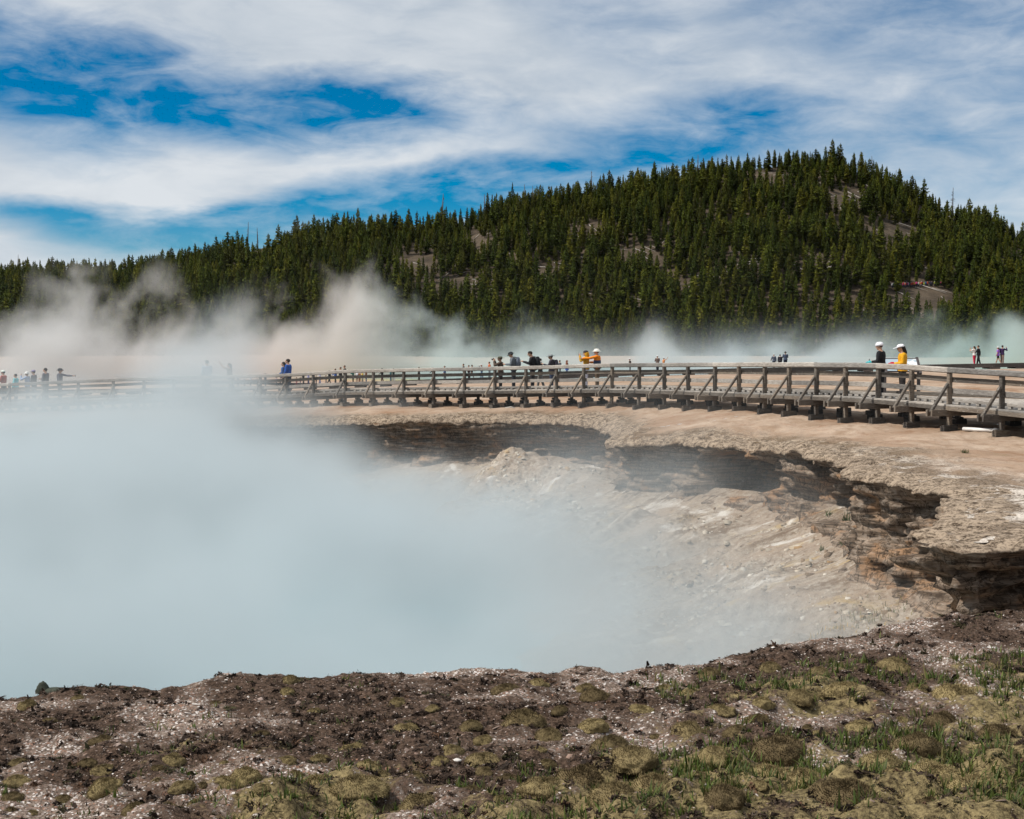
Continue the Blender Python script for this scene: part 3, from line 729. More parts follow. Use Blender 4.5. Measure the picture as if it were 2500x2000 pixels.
def leaf_material(name, base):
    m, t, b = mat_new(name); c = attr(t, 'tint', 'Color'); t.links.new(c.k, b.inputs['Base Color'])
    b.inputs['Roughness'].default_value = .6; b.inputs['Specular IOR Level'].default_value = .25
    tr = t.nodes.new('ShaderNodeBsdfTranslucent'); t.links.new(c.k, tr.inputs[0]); mx = t.nodes.new('ShaderNodeMixShader'); mx.inputs[0].default_value = .3
    t.links.new(b.outputs[0], mx.inputs[1]); t.links.new(tr.outputs[0], mx.inputs[2]); t.links.new(mx.outputs[0], t.nodes['Material Output'].inputs[0])
    return m
LEAF = leaf_material('blade', (.05, .08, .02))

def build_grass():
    GREEN = [(.05, .075, .014), (.07, .10, .018), (.10, .12, .028), (.045, .06, .014), (.13, .115, .04)]
    x, y = on_bank(11000); px = to_px(x, y)
    want = np.clip(moss_amount(x, y) * .8 - .2 + sstep(px, 900, 2300) * .75 + sstep(px, 1200, 2100) * sstep(10.6 - y, 0, 2.2) * .6 - sstep(y, 10.4, 12.0) * .7, .02, 1) * (fbm(x * 1.6, y * 1.6, oct=3, seed=71) * 2.6 + .5).clip(0, 1)
    k = rng.random(len(x)) < want; x, y = x[k], y[k]; n = len(x)
    h = .035 + .07 * rng.random(n) ** 1.2 * (.7 + .5 * sstep(to_px(x, y), 900, 2100)); w = .008 + .009 * rng.random(n)
    A = blades(x, y, bank_z(x, y), 10, h, w * .75, .014 + .025 * rng.random(n), .75, GREEN)
    vs, q, c = A
    o = link('grass', np_mesh('grass', vs, quads=q, cols={'tint': c}), LEAF)
    tag(o, 'short broad green grass blades between the moss cushions', 'grass', kind='stuff')
    # dead, wiry brown stalks and lichen over the whole bank
    x, y = on_bank(15000); k = rng.random(len(x)) < .2 + .7 * dark_amount(x, y); x, y = x[k], y[k]; n = len(x)
    DRY = [(.05, .035, .027), (.085, .06, .045), (.035, .025, .02), (.14, .105, .075), (.06, .05, .025)]
    vs, q, c = blades(x, y, bank_z(x, y), 7, .012 + .026 * rng.random(n) ** 2, .0035 + .004 * rng.random(n), .012 + .014 * rng.random(n), .9, DRY, curve=1.2)
    o = link('dry_stalks', np_mesh('dry', vs, quads=q, cols={'tint': c}), LEAF)
    tag(o, 'wiry brown dead stalks matted over the near bank', 'dead stalks', kind='stuff')

def lumpy(nu, nv, seed, rx, ry, rz, rough=.22, fuzz=.05):
    """a flattened, lumpy dome"""
    u = np.linspace(0, 2 * math.pi, nu, endpoint=False); w = np.linspace(0, 1, nv)
    U, W = np.meshgrid(u, w, indexing='ij'); ph = W * math.pi * .56
    x, y, z = np.sin(ph) * np.cos(U), np.sin(ph) * np.sin(U), np.cos(ph)
    r = 1 + fbm(x * 1.6 + seed, y * 1.6, z * 1.6, oct=3, seed=seed) * rough * 2.2 + fbm(x * 9 + seed, y * 9, z * 9, oct=3, seed=seed + 3) * fuzz * 3
    v = np.stack([x * r * rx, y * r * ry, (z * r) * rz], -1)
    idx = np.arange(nu * nv).reshape(nu, nv)
    a, b_ = idx, np.roll(idx, -1, 0)
    q = np.stack([a[:, :-1], a[:, 1:], b_[:, 1:], b_[:, :-1]], -1).reshape(-1, 4)
    return v.reshape(-1, 3), q

def build_lichen():
    """dark brown crumbs of lichen and crust"""
    vs, qs, cs, k = [], [], [], 0
    protos = []
    for i in range(10):
        n = 46; d = rng.normal(0, 1, (n, 3)); d[:, 2] = np.abs(d[:, 2]) * .8; d /= np.linalg.norm(d, axis=1)[:, None]; c = d * (.35 + .65 * rng.random((n, 1))) * np.array([1, 1, .75])
        a, b_ = rng.normal(0, .30, (n, 3)), rng.normal(0, .30, (n, 3))
        protos.append((np.stack([c - a * .5, c + a * .5, c + b_ + a * .2, c + b_ - a * .2], 1).reshape(-1, 3), np.arange(n * 4).reshape(-1, 4)))
    x, y = on_bank(21000); keep = rng.random(len(x)) < (.12 + .9 * dark_amount(x, y) ** 1.4) * (1.1 - .6 * moss_amount(x, y)); x, y = x[keep], y[keep]; z = bank_z(x, y)
    for i in range(10):
        m = np.arange(len(x)) % 10 == i; n = int(m.sum()); v, q = protos[i]
        s = .010 + .03 * rng.random(n) ** 2.2
        w = v[None] * (s[:, None] * np.stack([.8 + .8 * rng.random(n), .8 + .5 * rng.random(n), .7 + .5 * rng.random(n)], 1).T.T)[:, None, :]
        w = np.einsum('nij,nkj->nki', rot_many(n, .3), w) + np.stack([x[m], y[m], z[m] - .004], 1)[:, None, :]
        vs.append(w.reshape(-1, 3)); qs.append((q[None] + (np.arange(n) * len(v))[:, None, None]).reshape(-1, 4) + k); k += n * len(v)
        pal = np.array([(.022, .016, .013), (.04, .027, .021), (.06, .042, .032), (.045, .042, .02), (.09, .05, .03)])
        cs.append(np.repeat(pal[rng.choice(5, n, p=[.3, .33, .2, .12, .05])] * (.7 + .6 * rng.random((n, 1))), len(v), 0))
    o = link('lichen', np_mesh('lichen', np.concatenate(vs), quads=np.concatenate(qs), cols={'tint': np.concatenate(cs)}, smooth=False), tint_material('lichen_crust', (.03, .022, .018)))
    tag(o, 'dark brown crumbling lichen clumps over the gravel', 'lichen', kind='stuff')

def moss_material():
    m, t, b = mat_new('moss'); p = local_pos(t); oi = t.nodes.new('ShaderNodeObjectInfo'); rnd = V(t, oi.outputs['Random'])
    n1 = noise(t, p, 24.0, 5, .7); n2 = noise(t, p, 3.0, 4, .6)
    light = mixc(t, rnd, (.15, .112, .06), (.375, .295, .145))
    c = mixc(t, (n1 * .6 + n2 * .55).step(.38, .66), (.065, .045, .026), light)
    t.links.new(c.k, b.inputs['Base Color']); b.inputs['Roughness'].default_value = 1; b.inputs['Specular IOR Level'].default_value = .05
    bump(t, b, n1, 1.0, .012)
    return m
MOSS = moss_material()
def build_cushions():
    protos = []
    for i in range(9):
        v, q = lumpy(64, 22, 200 + 11 * i, 1, .85, .55, .26, .035)
        # a nap of tiny shoots over the dome
        k = rng.integers(0, len(v), 2600); n = len(k); base = v[k]; nr = base / np.array([1, .7, .3]); nr /= np.linalg.norm(nr, axis=1)[:, None]
        a = rng.normal(0, 1, (n, 3)); side = np.cross(nr, a); side /= np.linalg.norm(side, axis=1)[:, None]
        tip = base + nr * (.05 + .05 * rng.random((n, 1))) + a * .02
        tv = np.stack([base - side * .017, base + side * .017, tip], 1).reshape(-1, 3)
        me = np_mesh('moss_cushion', np.concatenate([v, tv]), tris=np.arange(n * 3).reshape(-1, 3) + len(v), quads=q, smooth=True)
        me.materials.append(MOSS); protos.append(me)
    placed = []
    #  the cushions one can pick out in the photograph: (column, row, width in px)
    seen = [(1278, 1778, 130), (1180, 1863, 105), (1340, 1822, 92), (1565, 1750, 80), (1185, 1903, 60), (1075, 1868, 65), (870, 1965, 150), (1025, 1985, 140), (600, 1925, 90), (770, 1945, 140), (545, 1925, 60),
            (690, 1920, 62), (640, 1812, 60), (255, 1888, 80), (345, 1800, 0), (40, 1925, 75), (210, 1870, 55), (45, 1875, 62), (260, 1945, 110), (330, 1985, 80), (990, 1790, 90), (1150, 1778, 70), (1450, 1795, 88),
            (1490, 1848, 110), (1545, 1890, 160), (1680, 1800, 110), (1760, 1762, 80), (1850, 1780, 85), (2060, 1720, 115), (2330, 1715, 140), (1800, 1805, 75), (1900, 1852, 150), (1880, 1905, 130), (2240, 1845, 140), (2440, 1800, 130),
            (1420, 1925, 170), (1600, 1960, 160), (2060, 1985, 190), (2280, 1925, 150), (1745, 1890, 110), (2440, 1890, 120), (1330, 1970, 130), (1690, 1705, 70), (1620, 1690, 66), (1430, 1690, 60), (1880, 1650, 70), (2420, 1680, 100), (2180, 1640, 90),
            (2000, 1655, 66), (2100, 1780, 100), (860, 1842, 85), (900, 1880, 70), (1010, 1925, 80), (930, 1925, 62), (1240, 1925, 90), (480, 1975, 70), (420, 1870, 66), (1370, 1755, 60), (700, 1870, 62), (780, 1860, 64), (1960, 1945, 140), (2150, 1900, 120), (2380, 1965, 150), (1500, 1990, 150),
            (1770, 1985, 140), (2300, 1780, 100), (1950, 1735, 80), (2240, 1690, 70)]
    for px, row, w in seen:
        if w: placed.append((px, row, w))
    i = 0
    while len(placed) < 125 and i < 900:
        i += 1; px = random.uniform(-30, 2530); row = 1990 - 330 * random.random() ** 1.6
        x = (px - 1250) / FPX * 9
        need = .25 + sstep(np.array(px), 500., 1900.) * .5 + (row - 1700) / 300 * .4
        if random.random() > need or row < 1690 - px * .05: continue
        w = random.uniform(34, 85)
        if all(abs(px - a) > (w + c) * .45 or abs(row - b_) > (w + c) * .2 for a, b_, c in placed): placed.append((px, row, w))
    for n_, (px, row, w) in enumerate(placed):
        D = 11.0
        for _ in range(8):                                # where the sight line meets the bank
            a = at(px, row, D); zz = gz(a.x, a.y); D = max(6.5, min(14.5, D + (a.z - zz) / (2.5 / D)))
        a = at(px, row, D)
        if float(sdf(np.array([a.x]), np.array([a.y]))[0]) > -.1: continue
        r = w / FPX * D * .5
        o = link('moss_cushion', protos[n_ % 9]); o.location = (a.x, a.y, float(bank_z(np.array([a.x]), np.array([a.y]))[0]) - .012)
        o.rotation_euler = (random.uniform(-.1, .1), random.uniform(-.1, .1), random.uniform(0, 6.28)); o.scale = (r * random.uniform(.82, 1.05), r * random.uniform(.8, 1.0), r * random.uniform(.75, 1.2))
        if px > 1250: lab = 'rounded olive brown moss cushion on the grassy right half of the near bank'
        else: lab = 'rounded olive brown moss cushion among the gravel on the left half of the near bank'
        if (px, row) == (870, 1965): lab = 'largest pale moss dome at the bottom edge, left of centre'
        if (px, row) == (1278, 1778): lab = 'wide golden topped moss cushion standing highest in the middle of the near bank'
        if (px, row) == (1180, 1863): lab = 'plump two lobed moss cushion beside a white chip, below the wide golden one'
        if (px, row) == (1565, 1750): lab = 'golden brown moss cushion below a forked white twig'
        tag(o, lab, 'moss', 'moss cushions right' if px > 1250 else 'moss cushions left')
        if lab.startswith(('largest', 'wide', 'plump', 'golden')): o['group'] = 'moss cushions'
build_gravel(); build_lichen(); build_grass(); build_cushions()
def bank_spot(px, row):
    D = 11.0
    for _ in range(10):
        a = at(px, row, D); D = max(6.5, min(14.5, D + (a.z - gz(a.x, a.y)) / (2.5 / D)))
    return at(px, row, D)
def small_bits():
    pale = simple('bleached_stick', (.55, .52, .49), .8, .2, 30); rockm = simple('dark_stone', (.035, .04, .03), .9, .4, 25)
    a = bank_spot(2414, 1591); mb = MB(); mb.tube([a + Vector((-.10, .02, .02)), a + Vector((0, 0, .028)), a + Vector((.11, -.015, .018))], [.012, .016, .01], 7)
    tag(mb.build('stick', pale, smooth=True), 'short white bleached stick lying among the moss at the right', 'stick')
    a = bank_spot(1456, 1722); mb = MB(); mb.tube([a + Vector((-.03, 0, .05)), a + Vector((0, 0, .035)), a + Vector((.005, 0, -.01))], [.004, .005, .005], 5); mb.tube([a + Vector((0, 0, .035)), a + Vector((-.045, .01, .058))], [.005, .003], 5)
    tag(mb.build('twig', pale), 'small forked white twig above a moss cushion', 'twig')
    a = bank_spot(104, 1688); v, q = lumpy(14, 8, 333, .055, .04, .075, .3, .1)
    v2, q2 = lumpy(14, 8, 334, .12, .05, .03, .3, .1); v2 = v2 + np.array([.10, 0, 0])
    me = np_mesh('stone', np.concatenate([v, v2]), quads=np.concatenate([q, q2 + len(v)]), smooth=True); o = link('stone', me, rockm); o.location = a
    tag(o, 'dark upright stone on the crest of the bank, far left', 'stone')
    for px, row, lab in ((130, 1713, 'flat white chip just below the dark stone on the left crest'), (1115, 1862, 'white chip left of the plump two lobed moss cushion'), (478, 1727, 'lone white chip in brown gravel, left of centre')):
        a = bank_spot(px, row); v, q = lumpy(9, 5, 340 + px, .035, .02, .014, .3, .2); o = link('pale_stone', np_mesh('pale_stone', v, quads=q), pale); o.location = a + Vector((0, 0, .012)); tag(o, lab, 'stone', 'white stones')
small_bits()

def slope_plants():
    GR = [(.05, .08, .018), (.075, .10, .025), (.04, .055, .014)]; YE = [(.42, .26, .02), (.5, .30, .03), (.12, .11, .02)]
    for px, row, h, nb, cols, lab, cat in ((2066, 1282, .34, 55, GR, 'largest dark green tuft high on the pale slope under the right hand wall', 'grass tuft'), (2022, 1262, .22, 40, GR, 'smaller green tuft left of the largest one on the pale slope', 'grass tuft'),
                                       (2060, 1330, .2, 50, GR, 'small green tuft below the largest one on the pale slope', 'grass tuft'), (2008, 1345, .16, 40, GR, 'lowest little green tuft on the pale slope', 'grass tuft'),
                                       (2036, 1541, .16, 160, YE, 'orange yellow plants at the foot of the slope just behind the near bank', 'plants'), (2120, 1512, .16, 160, [(.10, .10, .02), (.2, .17, .03), (.07, .085, .02)], 'olive plants along the toe of the promontory behind the near bank', 'plants'),
                                       (2355, 1112, .12, 60, GR, 'low green tuft on bare ground below the right end of the boardwalk', 'grass tuft')):
        if row > 1120 and px < 2300: a = talus_spot(px, row)
        else: a = at(px, row, 33.0); a.z = gz(a.x, a.y)
        sp = .045 if nb < 100 else .4
        x = np.array([a.x]); y = np.array([a.y]); vs, q, c = blades(x, y, np.array([a.z]), nb, np.array([h]), np.array([h * .07]), np.array([sp]), .75, cols, curve=.9)
        if nb >= 100:
            g = TALUS_Z(vs[::8, 0].copy(), vs[::8, 1].copy())[0]; vs[:, 2] += np.repeat(g - a.z, 8)
        vs = vs - np.array(a); o = link('grass_tuft' if cat == 'grass tuft' else 'low_plant', np_mesh('tuft', vs, quads=q, cols={'tint': c}), LEAF); o.location = a; tag(o, lab, cat, kind='stuff' if nb >= 100 else None)
slope_plants()

# ------------------------------------------------------------------ boardwalks
def tab(px, col): return np.interp(px, TAB[:, 0], TAB[:, col])
def deck_z(px): return at(px, float(tab(px, 1)), float(tab(px, 3))).z - 1.07
def front_point(px): D = float(tab(px, 3)); return Vector(((px - 1250) / FPX * D, D, 0))
POSTS = [-300, -220, -140, -60, 23, 106, 190, 276, 352, 425, 497, 567, 636, 698, 766, 842, 913, 986, 1059, 1134, 1208, 1284, 1358, 1425, 1493, 1559, 1622, 1681, 1745, 1805, 1867, 1926, 1993, 2065, 2143, 2227, 2319, 2447, 2575, 2740]
def outward(px):
    a, b = front_point(px - 25), front_point(px + 25); t = (b - a).normalized()
    return Vector((t.y, -t.x, 0)), t
def build_boardwalk():
    o0 = front_point(1250); root = empty('boardwalk', (o0.x, o0.y, gz(o0.x, o0.y)))
    tag(root, 'weathered timber boardwalk with braced three-rail railing along the crater rim', 'boardwalk')
    bpy.context.view_layer.update(); inv = Matrix.Translation(-root.location)
    def put(mb, name, mat):
        me = mb.mesh(name); me.transform(inv); return link(name, me, mat, root)
    P = []
    for px in POSTS:
        f = front_point(px); n, t = outward(px); dz = deck_z(px); g = gz(f.x, f.y)
        P.append((px, f, n, t, dz, g))
    wid = lambda px: float(np.interp(px, [0, 1900, 2120, 2240, 2350, 2600], [2.3, 2.3, 2.6, 4.2, 5.6, 6.5]))
    up = Vector((0, 0, 1))
    for k, (px, f, n, t, dz, g) in enumerate(P):
        jit = random.uniform(-.035, .035)
        mb = MB(); mb.beam(f + up * (g - .05), f + n * jit + t * random.uniform(-.03, .03) + up * (dz + 1.0), .13, .13, up=t); put(mb, 'post', WOOD)
        # footing: stacked timber blocks
        mb = MB()
        mb.beam(f - n * .26 + up * (g + .07), f + n * .26 + up * (g + .07), .16, .20); 
        mb.beam(f + n * .02 - t * .2 + up * (g + .05), f + n * .02 - t * .09 + up * (g + .05), .3, .17)
        put(mb, 'footing', WOOD)
        # twin outrigger beams under the deck, running out past the post
        mb = MB(); L = .78
        for sd in (-.10, .10):
            mb.beam(f + t * sd - n * (wid(px) - .05) + up * (dz - .24), f + t * sd + n * L + up * (dz - .24), .06, .19)
        put(mb, 'crossbeam', WOOD)
        mb = MB(); mb.beam(f + n * (L - .06) + up * (dz - .22), f + n * .075 + up * (dz + .60), .085, .085, up=t); put(mb, 'brace', WOOD)
        # back cribs carrying the deck
        mb = MB()
        for q in (.5, 1.0):
            c = f - n * (wid(px) * q - .1); gg = gz(c.x, c.y)
            mb = MB(); mb.beam(c + up * (gg - .03), c + up * (dz - .34), .12, .12, up=t)
            mb.beam(c - n * .26 + up * (gg + .08), c + n * .22 + up * (gg + .06), .2, .18)
            mb.beam(c - t * .16 + up * (gg + .22), c + t * .14 + up * (gg + .18), .16, .09)
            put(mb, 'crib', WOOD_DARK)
    for (a, b) in zip(P[:-1], P[1:]):
        # mid rails on the walkers' side, slightly uneven
        for h, w, m in ((.73, .15, WOOD), (.40, .15, WOOD_TOP)):
            mb = MB(); j0, j1 = random.uniform(-.012, .012), random.uniform(-.012, .012)
            mb.beam(a[1] - a[2] * .09 + up * (a[4] + h + j0), b[1] - b[2] * .09 + up * (b[4] + h + j1) + a[3] * .0, .05, w); put(mb, 'rail', m)
        # kerb on scupper blocks
        mb = MB(); mb.beam(a[1] - a[2] * .13 + up * (a[4] + .12), b[1] - b[2] * .13 + up * (b[4] + .12), .10, .09)
        for q in np.linspace(.1, .9, 5):
            c = a[1].lerp(b[1], q) - a[2] * .13; z = a[4] + (b[4] - a[4]) * q; mb.beam(c - a[3] * .06 + up * (z + .04), c + a[3] * .06 + up * (z + .04), .09, .07)
        put(mb, 'kerb', WOOD_TOP)
        # deck boards, laid lengthwise with open joints, and the fascia below them
        mb = MB(); w0, w1 = wid(a[0]), wid(b[0]); nb = max(8, int((w0 + w1) / 2 / .2))
        for k in range(nb):
            q = (k + .5) / nb; p0 = a[1] - a[2] * (w0 * q - .22 * (1 - q)); p1 = b[1] - b[2] * (w1 * q - .22 * (1 - q)); z = random.uniform(-.006, .006)
            mb.beam(p0 + up * (a[4] - .025 + z), p1 + up * (b[4] - .025 + z), (w0 + w1) / 2 / nb - .015, .05)
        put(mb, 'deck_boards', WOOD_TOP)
        for d in (-.20, 2.1):
            mb = MB(); mb.beam(a[1] - a[2] * d + up * (a[4] - .11), b[1] - b[2] * d + up * (b[4] - .11), .06, .12); put(mb, 'stringer', WOOD)
        mb = MB(); mb.beam(a[1] - a[2] * (w0 - .06) + up * (a[4] + .07), b[1] - b[2] * (w1 - .06) + up * (b[4] + .07), .10, .12); put(mb, 'back_kerb', WOOD)
    # heavy top rail: one timber over two bays, butted above a post
    for k in range(0, len(P) - 1, 2):
        seg = P[k:k + 3]; mb = MB()
        for a, b in zip(seg[:-1], seg[1:]):
            mb.beam(a[1] + a[2] * .03 + up * (a[4] + 1.0), b[1] + b[2] * .03 + up * (b[4] + 1.0 + random.uniform(-.008, .008)), .15, .17, bev=.03)
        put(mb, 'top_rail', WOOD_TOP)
build_boardwalk()

def build_far_walk():
    FX = FAR_DECK; zt = lambda px: at(px, float(np.interp(px, FX[:, 0], FX[:, 1])), FAR_D).z
    o0 = Vector((0, FAR_D, gz(0, FAR_D))); root = empty('low_boardwalk', o0); tag(root, 'low dark boardwalk without railings crossing the flat behind the rim walk', 'boardwalk')
    inv = Matrix.Translation(-o0); pxs = np.arange(-300, 2801, 62)
    up = Vector((0, 0, 1)); pt = lambda px, off=0.0: Vector(((px - 1250) / FPX * FAR_D, FAR_D + off, 0))
    def put(mb, name, mat): me = mb.mesh(name); me.transform(inv); return link(name, me, mat, root)
    for a, b in zip(pxs[:-1], pxs[1:]):
        z0, z1 = zt(a), zt(b); mb = MB()
        for k in range(9): mb.beam(pt(a, k * .24) + up * (z0 - .03), pt(b, k * .24) + up * (z1 - .03), .225, .06)
        put(mb, 'deck_boards', WOOD_DARK)
        mb = MB(); mb.beam(pt(a, -.08) + up * (z0 - .14), pt(b, -.08) + up * (z1 - .14), .08, .22); mb.beam(pt(a, -.06) + up * (z0 + .06), pt(b, -.06) + up * (z1 + .06), .12, .11)
        put(mb, 'edge_beam', WOOD_DARK)
    for px in pxs:
        z = zt(px); mb = MB(); p = pt(px); g = gz(p.x, p.y)
        mb.beam(p + Vector((0, -.2, 0)) + up * (z - .32), p + Vector((0, 2.1, 0)) + up * (z - .32), .9, .16)
        mb.beam(p + Vector((0, .1, 0)) + up * (min(g, z - .5) - .1), p + Vector((0, .1, 0)) + up * (z - .38), .5, .5, up=(1, 0, 0)); put(mb, 'support_block', WOOD_DARK)
build_far_walk()

def build_sign():
    D = 47.0; a, b = at(2160, 900, D), at(2243, 900, D); dz = deck_z(2215)
    root = empty('interpretive_sign', ((a.x + b.x) / 2, D, dz)); tag(root, 'low tilted interpretive sign panel on two dark posts behind the yellow jacket', 'sign')
    w = (b.x - a.x) / 2; m, t, bs = mat_new('sign_print'); p = local_pos(t); x, y, z = separate(t, p)
    blot = noise(t, p, 5.0, 4, .6, dist=.6)
    c = mixc(t, x.step(.02, .2) * blot.step(.42, .55), (.36, .44, .50), (.72, .74, .76)); t.links.new(c.k, bs.inputs['Base Color']); bs.inputs['Roughness'].default_value = .35
    dark = simple('sign_metal', (.07, .06, .06), .6, .2, 8)
    for sx in (-1, 1):
        mb = MB(); mb.beam((sx * w, 0, -.4), (sx * w, 0, .86), .10, .10, up=(1, 0, 0)); mb.beam((sx * w, -.22, .74), (sx * w, .26, 1.26), .09, .09); mb.build('sign_post', dark, root)
    u = Vector((0, .48, .52)).normalized(); c0 = Vector((0, 0, 1.02))
    mb = MB(); mb.beam(c0 + Vector((-w + .05, 0, 0)), c0 + Vector((w - .05, 0, 0)), .03, .56, up=u, bev=.004); mb.build('sign_panel', m, root)
    mb = MB()
    for s_ in (-.28, .28): mb.beam(c0 + Vector((-w + .05, 0, 0)) + u * s_, c0 + Vector((w - .05, 0, 0)) + u * s_, .05, .03, up=u)
    mb.build('sign_frame', dark, root)
build_sign()
def rim_bits():
    white = simple('white_paint', (.72, .70, .68), .5, .08, 6)
    a, b = at(2352, 1052, 41.2), at(2428, 1059, 40.2); a.z = gz(a.x, a.y) + .07; b.z = gz(b.x, b.y) + .07
    mb = MB(); mb.tube([a, b], .055, 12); mb.tube([b - (b - a).normalized() * .02, b + (b - a).normalized() * .1], .07, 12)
    tag(mb.build('pipe', white, smooth=True), 'white pipe on the ground under the right end of the boardwalk', 'pipe')
    a = at(1245, 992, 64.0); a.z = gz(a.x, a.y) + .04; mb = MB(); mb.tube([a + Vector((-.22, 0, .02)), a + Vector((.05, .02, .05)), a + Vector((.24, -.03, .01))], [.02, .03, .015], 6)
    tag(mb.build('stick', simple('driftwood', (.5, .47, .43), .8, .2, 20), smooth=True), 'pale stick lying on the rim below the middle of the boardwalk', 'stick')
rim_bits()

# ------------------------------------------------------------------ visitors
ARMS = {  # (raise forward, spread, elbow bend, turn inwards) in degrees
    'down': (6, 9, 14, 4), 'phone': (24, 6, 88, 22), 'belly': (14, 10, 78, 30), 'camera': (58, 22, 112, 24), 'reach': (74, 4, 14, 4), 'raise': (112, 6, 34, 6), 'hold': (8, 8, 76, 42), 'swing': (-16, 8, 14, 2), 'fore': (26, 7, 26, 4), 'hip': (-12, 34, 70, 30)}
def rotx(v, a): c, s = math.cos(a), math.sin(a); return Vector((v.x, v.y * c - v.z * s, v.y * s + v.z * c))
def person(name_label, px, head_row, D, foot_z, face, shirt, legs, group, arms=('down', 'down'), hair=(.02, .015, .012), hat=None, hatcol=(.6, .6, .6), stride=0, lean=0, nod=0,
           long_hair=False, sleeves=True, shorts=False, skirt=None, near=True, skin=None, hand_out=None, width=1.0):
    """a visitor, feet on foot_z; face = degrees, 0 looks along +Y (away), 90 looks to the left of the picture"""
    loc = Vector(((px - 1250) / FPX * D, D, foot_z)); H = at(px, head_row, D).z - foot_z; s = H / 1.72
    root = empty('person', loc, R(face)); root.scale = (s * width, s * width, s); tag(root, name_label, 'person', group)
    vox = .0125 if near else .022
    L = R(-lean); hip = Vector((0, 0, .93))
    def tor(v): return hip + rotx(Vector(v) - hip, L)
    X = Vector((1, 0, 0))
    def torso_rings(k, z0=.86, z1=1.47, flare=0.0):
        prof = [(.86, .165, .115), (.95, .165, .115), (1.05, .145, .105), (1.18, .162, .112), (1.30, .182, .118), (1.39, .185, .108), (1.44, .15, .09), (1.475, .08, .07)]
        return [(tor((0, .0, z)), X * (a * k + flare * max(0, 1.02 - z)), rotx(Vector((0, b_ * k + flare * max(0, 1.02 - z), 0)), L)) for z, a, b_ in prof if z0 - .001 <= z <= z1 + .001]
    body = MB(); body.rings(torso_rings(.95))
    nk = tor((0, .005, 1.46)); hd = tor((0, .03, 1.615)) ; hc = nk + rotx(hd - nk, R(-nod))
    body.cap(nk - Vector((0, 0, .02)), .056, hc - Vector((0, .015, .05)), .05)
    HM = Matrix.Rotation(R(-nod) + L, 3, 'X')
    body.ell(hc + HM @ Vector((0, -.008, .012)), .074, .093, .098, HM); body.ell(hc + HM @ Vector((0, .022, -.045)), .056, .066, .072, HM)
    body.cap(hc + HM @ Vector((0, .088, .012)), .010, hc + HM @ Vector((0, .108, -.022)), .014)      # nose
    body.ell(hc + HM @ Vector((0, .078, -.062)), .024, .014, .010, HM); body.ell(hc + HM @ Vector((0, .066, -.098)), .028, .022, .02, HM)   # lips, chin
    for sx in (-1, 1): body.ell(hc + HM @ Vector((sx * .074, -.006, -.005)), .012, .020, .030, HM); body.ell(hc + HM @ Vector((sx * .030, .078, .030)), .020, .012, .008, HM)
    hands = []; armpts = []
    for sx, key in ((-1, arms[0]), (1, arms[1])):
        p, ab, e, tn = ARMS[key]; sh = tor((sx * .185, 0, 1.40)); d = rotx(Vector((sx * math.sin(R(ab)), 0, -math.cos(R(ab)))), R(p)); el = sh + d * .285
        d2 = rotx(Vector((-sx * math.sin(R(tn)), 0, -math.cos(R(tn)))), R(p + e)); wr = el + d2 * .25; armpts.append((sh, el, wr, d2))
        body.cap(sh, .055, el, .041); body.cap(el, .041, wr, .029)
        # hand: palm, four curled fingers of different length and a thumb from the side
        u = d2; side = u.cross(Vector((0, 1, 0)) if abs(u.y) < .8 else Vector((0, 0, 1))).normalized(); cu = side.cross(u).normalized(); cu = cu if cu.dot(Vector((-sx, 0, .1))) > 0 else -cu
        body.cap(wr, .028, wr + u * .075, .036)
        for q, (o_, l_) in enumerate(((-.030, .070), (-.010, .080), (.011, .076), (.030, .058))):
            k0 = wr + u * .09 + side * o_; k1 = k0 + (u * .8 + cu * .35) * l_ * .55; k2 = k1 + (u * .45 + cu * .85) * l_ * .5
            body.cap(k0, .0105, k1, .0095); body.cap(k1, .0095, k2, .008)
        t0 = wr + u * .03 + side * .034; t1 = t0 + (u * .6 + side * .6 + cu * .4) * .045; body.cap(t0, .013, t1, .011); body.cap(t1, .011, t1 + (u * .8 + cu * .5) * .03, .009)
        hands.append(wr + u * .11)
    legpts = []
    for sx in (-1, 1):
        a = R(stride) * sx; hp = Vector((sx * .088, 0, .90)); kn = hp + Vector((sx * .006, math.sin(a) * .44, -math.cos(a) * .44)); bend = R(max(0, -stride * sx) * .9)
        an = kn + Vector((0, math.sin(a - bend) * .40, -math.cos(a - bend) * .40)); legpts.append((hp, kn, an))
    drop = min(l[2].z for l in legpts) - .075
    for hp, kn, an in legpts:
        body.cap(hp, .085, kn, .056); body.cap(kn, .055, kn.lerp(an, .35), .056); body.cap(kn.lerp(an, .35), .056, an, .038)
        body.cap(an + Vector((0, -.025, -.045)), .036, an + Vector((0, .15, -.05)), .03)
    dz = Vector((0, 0, -drop)); body.v = [tuple(Vector(v) + dz * (1 if True else 0)) for v in body.v]
    body.remesh('body', vox, skin or SKIN, root)
    def shift(mb): mb.v = [(v[0], v[1], v[2] - drop) for v in mb.v]; return mb
    # clothing
    j = MB(); j.rings(torso_rings(1.14, flare=.12))
    for sh, el, wr, d2 in armpts:
        j.cap(sh, .070, el if sleeves else sh.lerp(el, .55), .056)
        if sleeves: j.cap(el, .057, wr - d2 * .01, .046)
    shift(j).remesh('jacket' if sleeves else 'shirt', vox, cloth(shirt), root)
    tr = MB(); tr.rings([(Vector((0, 0, z)), X * a, Vector((0, b_, 0))) for z, a, b_ in ((.83, .175, .125), (.90, .182, .132), (.98, .165, .122), (1.0, .15, .11))])
    for hp, kn, an in legpts:
        e_ = hp.lerp(kn, .62) if shorts else kn; tr.cap(hp, .100, e_, .076)
        if not shorts: tr.cap(kn, .076, kn.lerp(an, .4), .070); tr.cap(kn.lerp(an, .4), .070, an, .062)
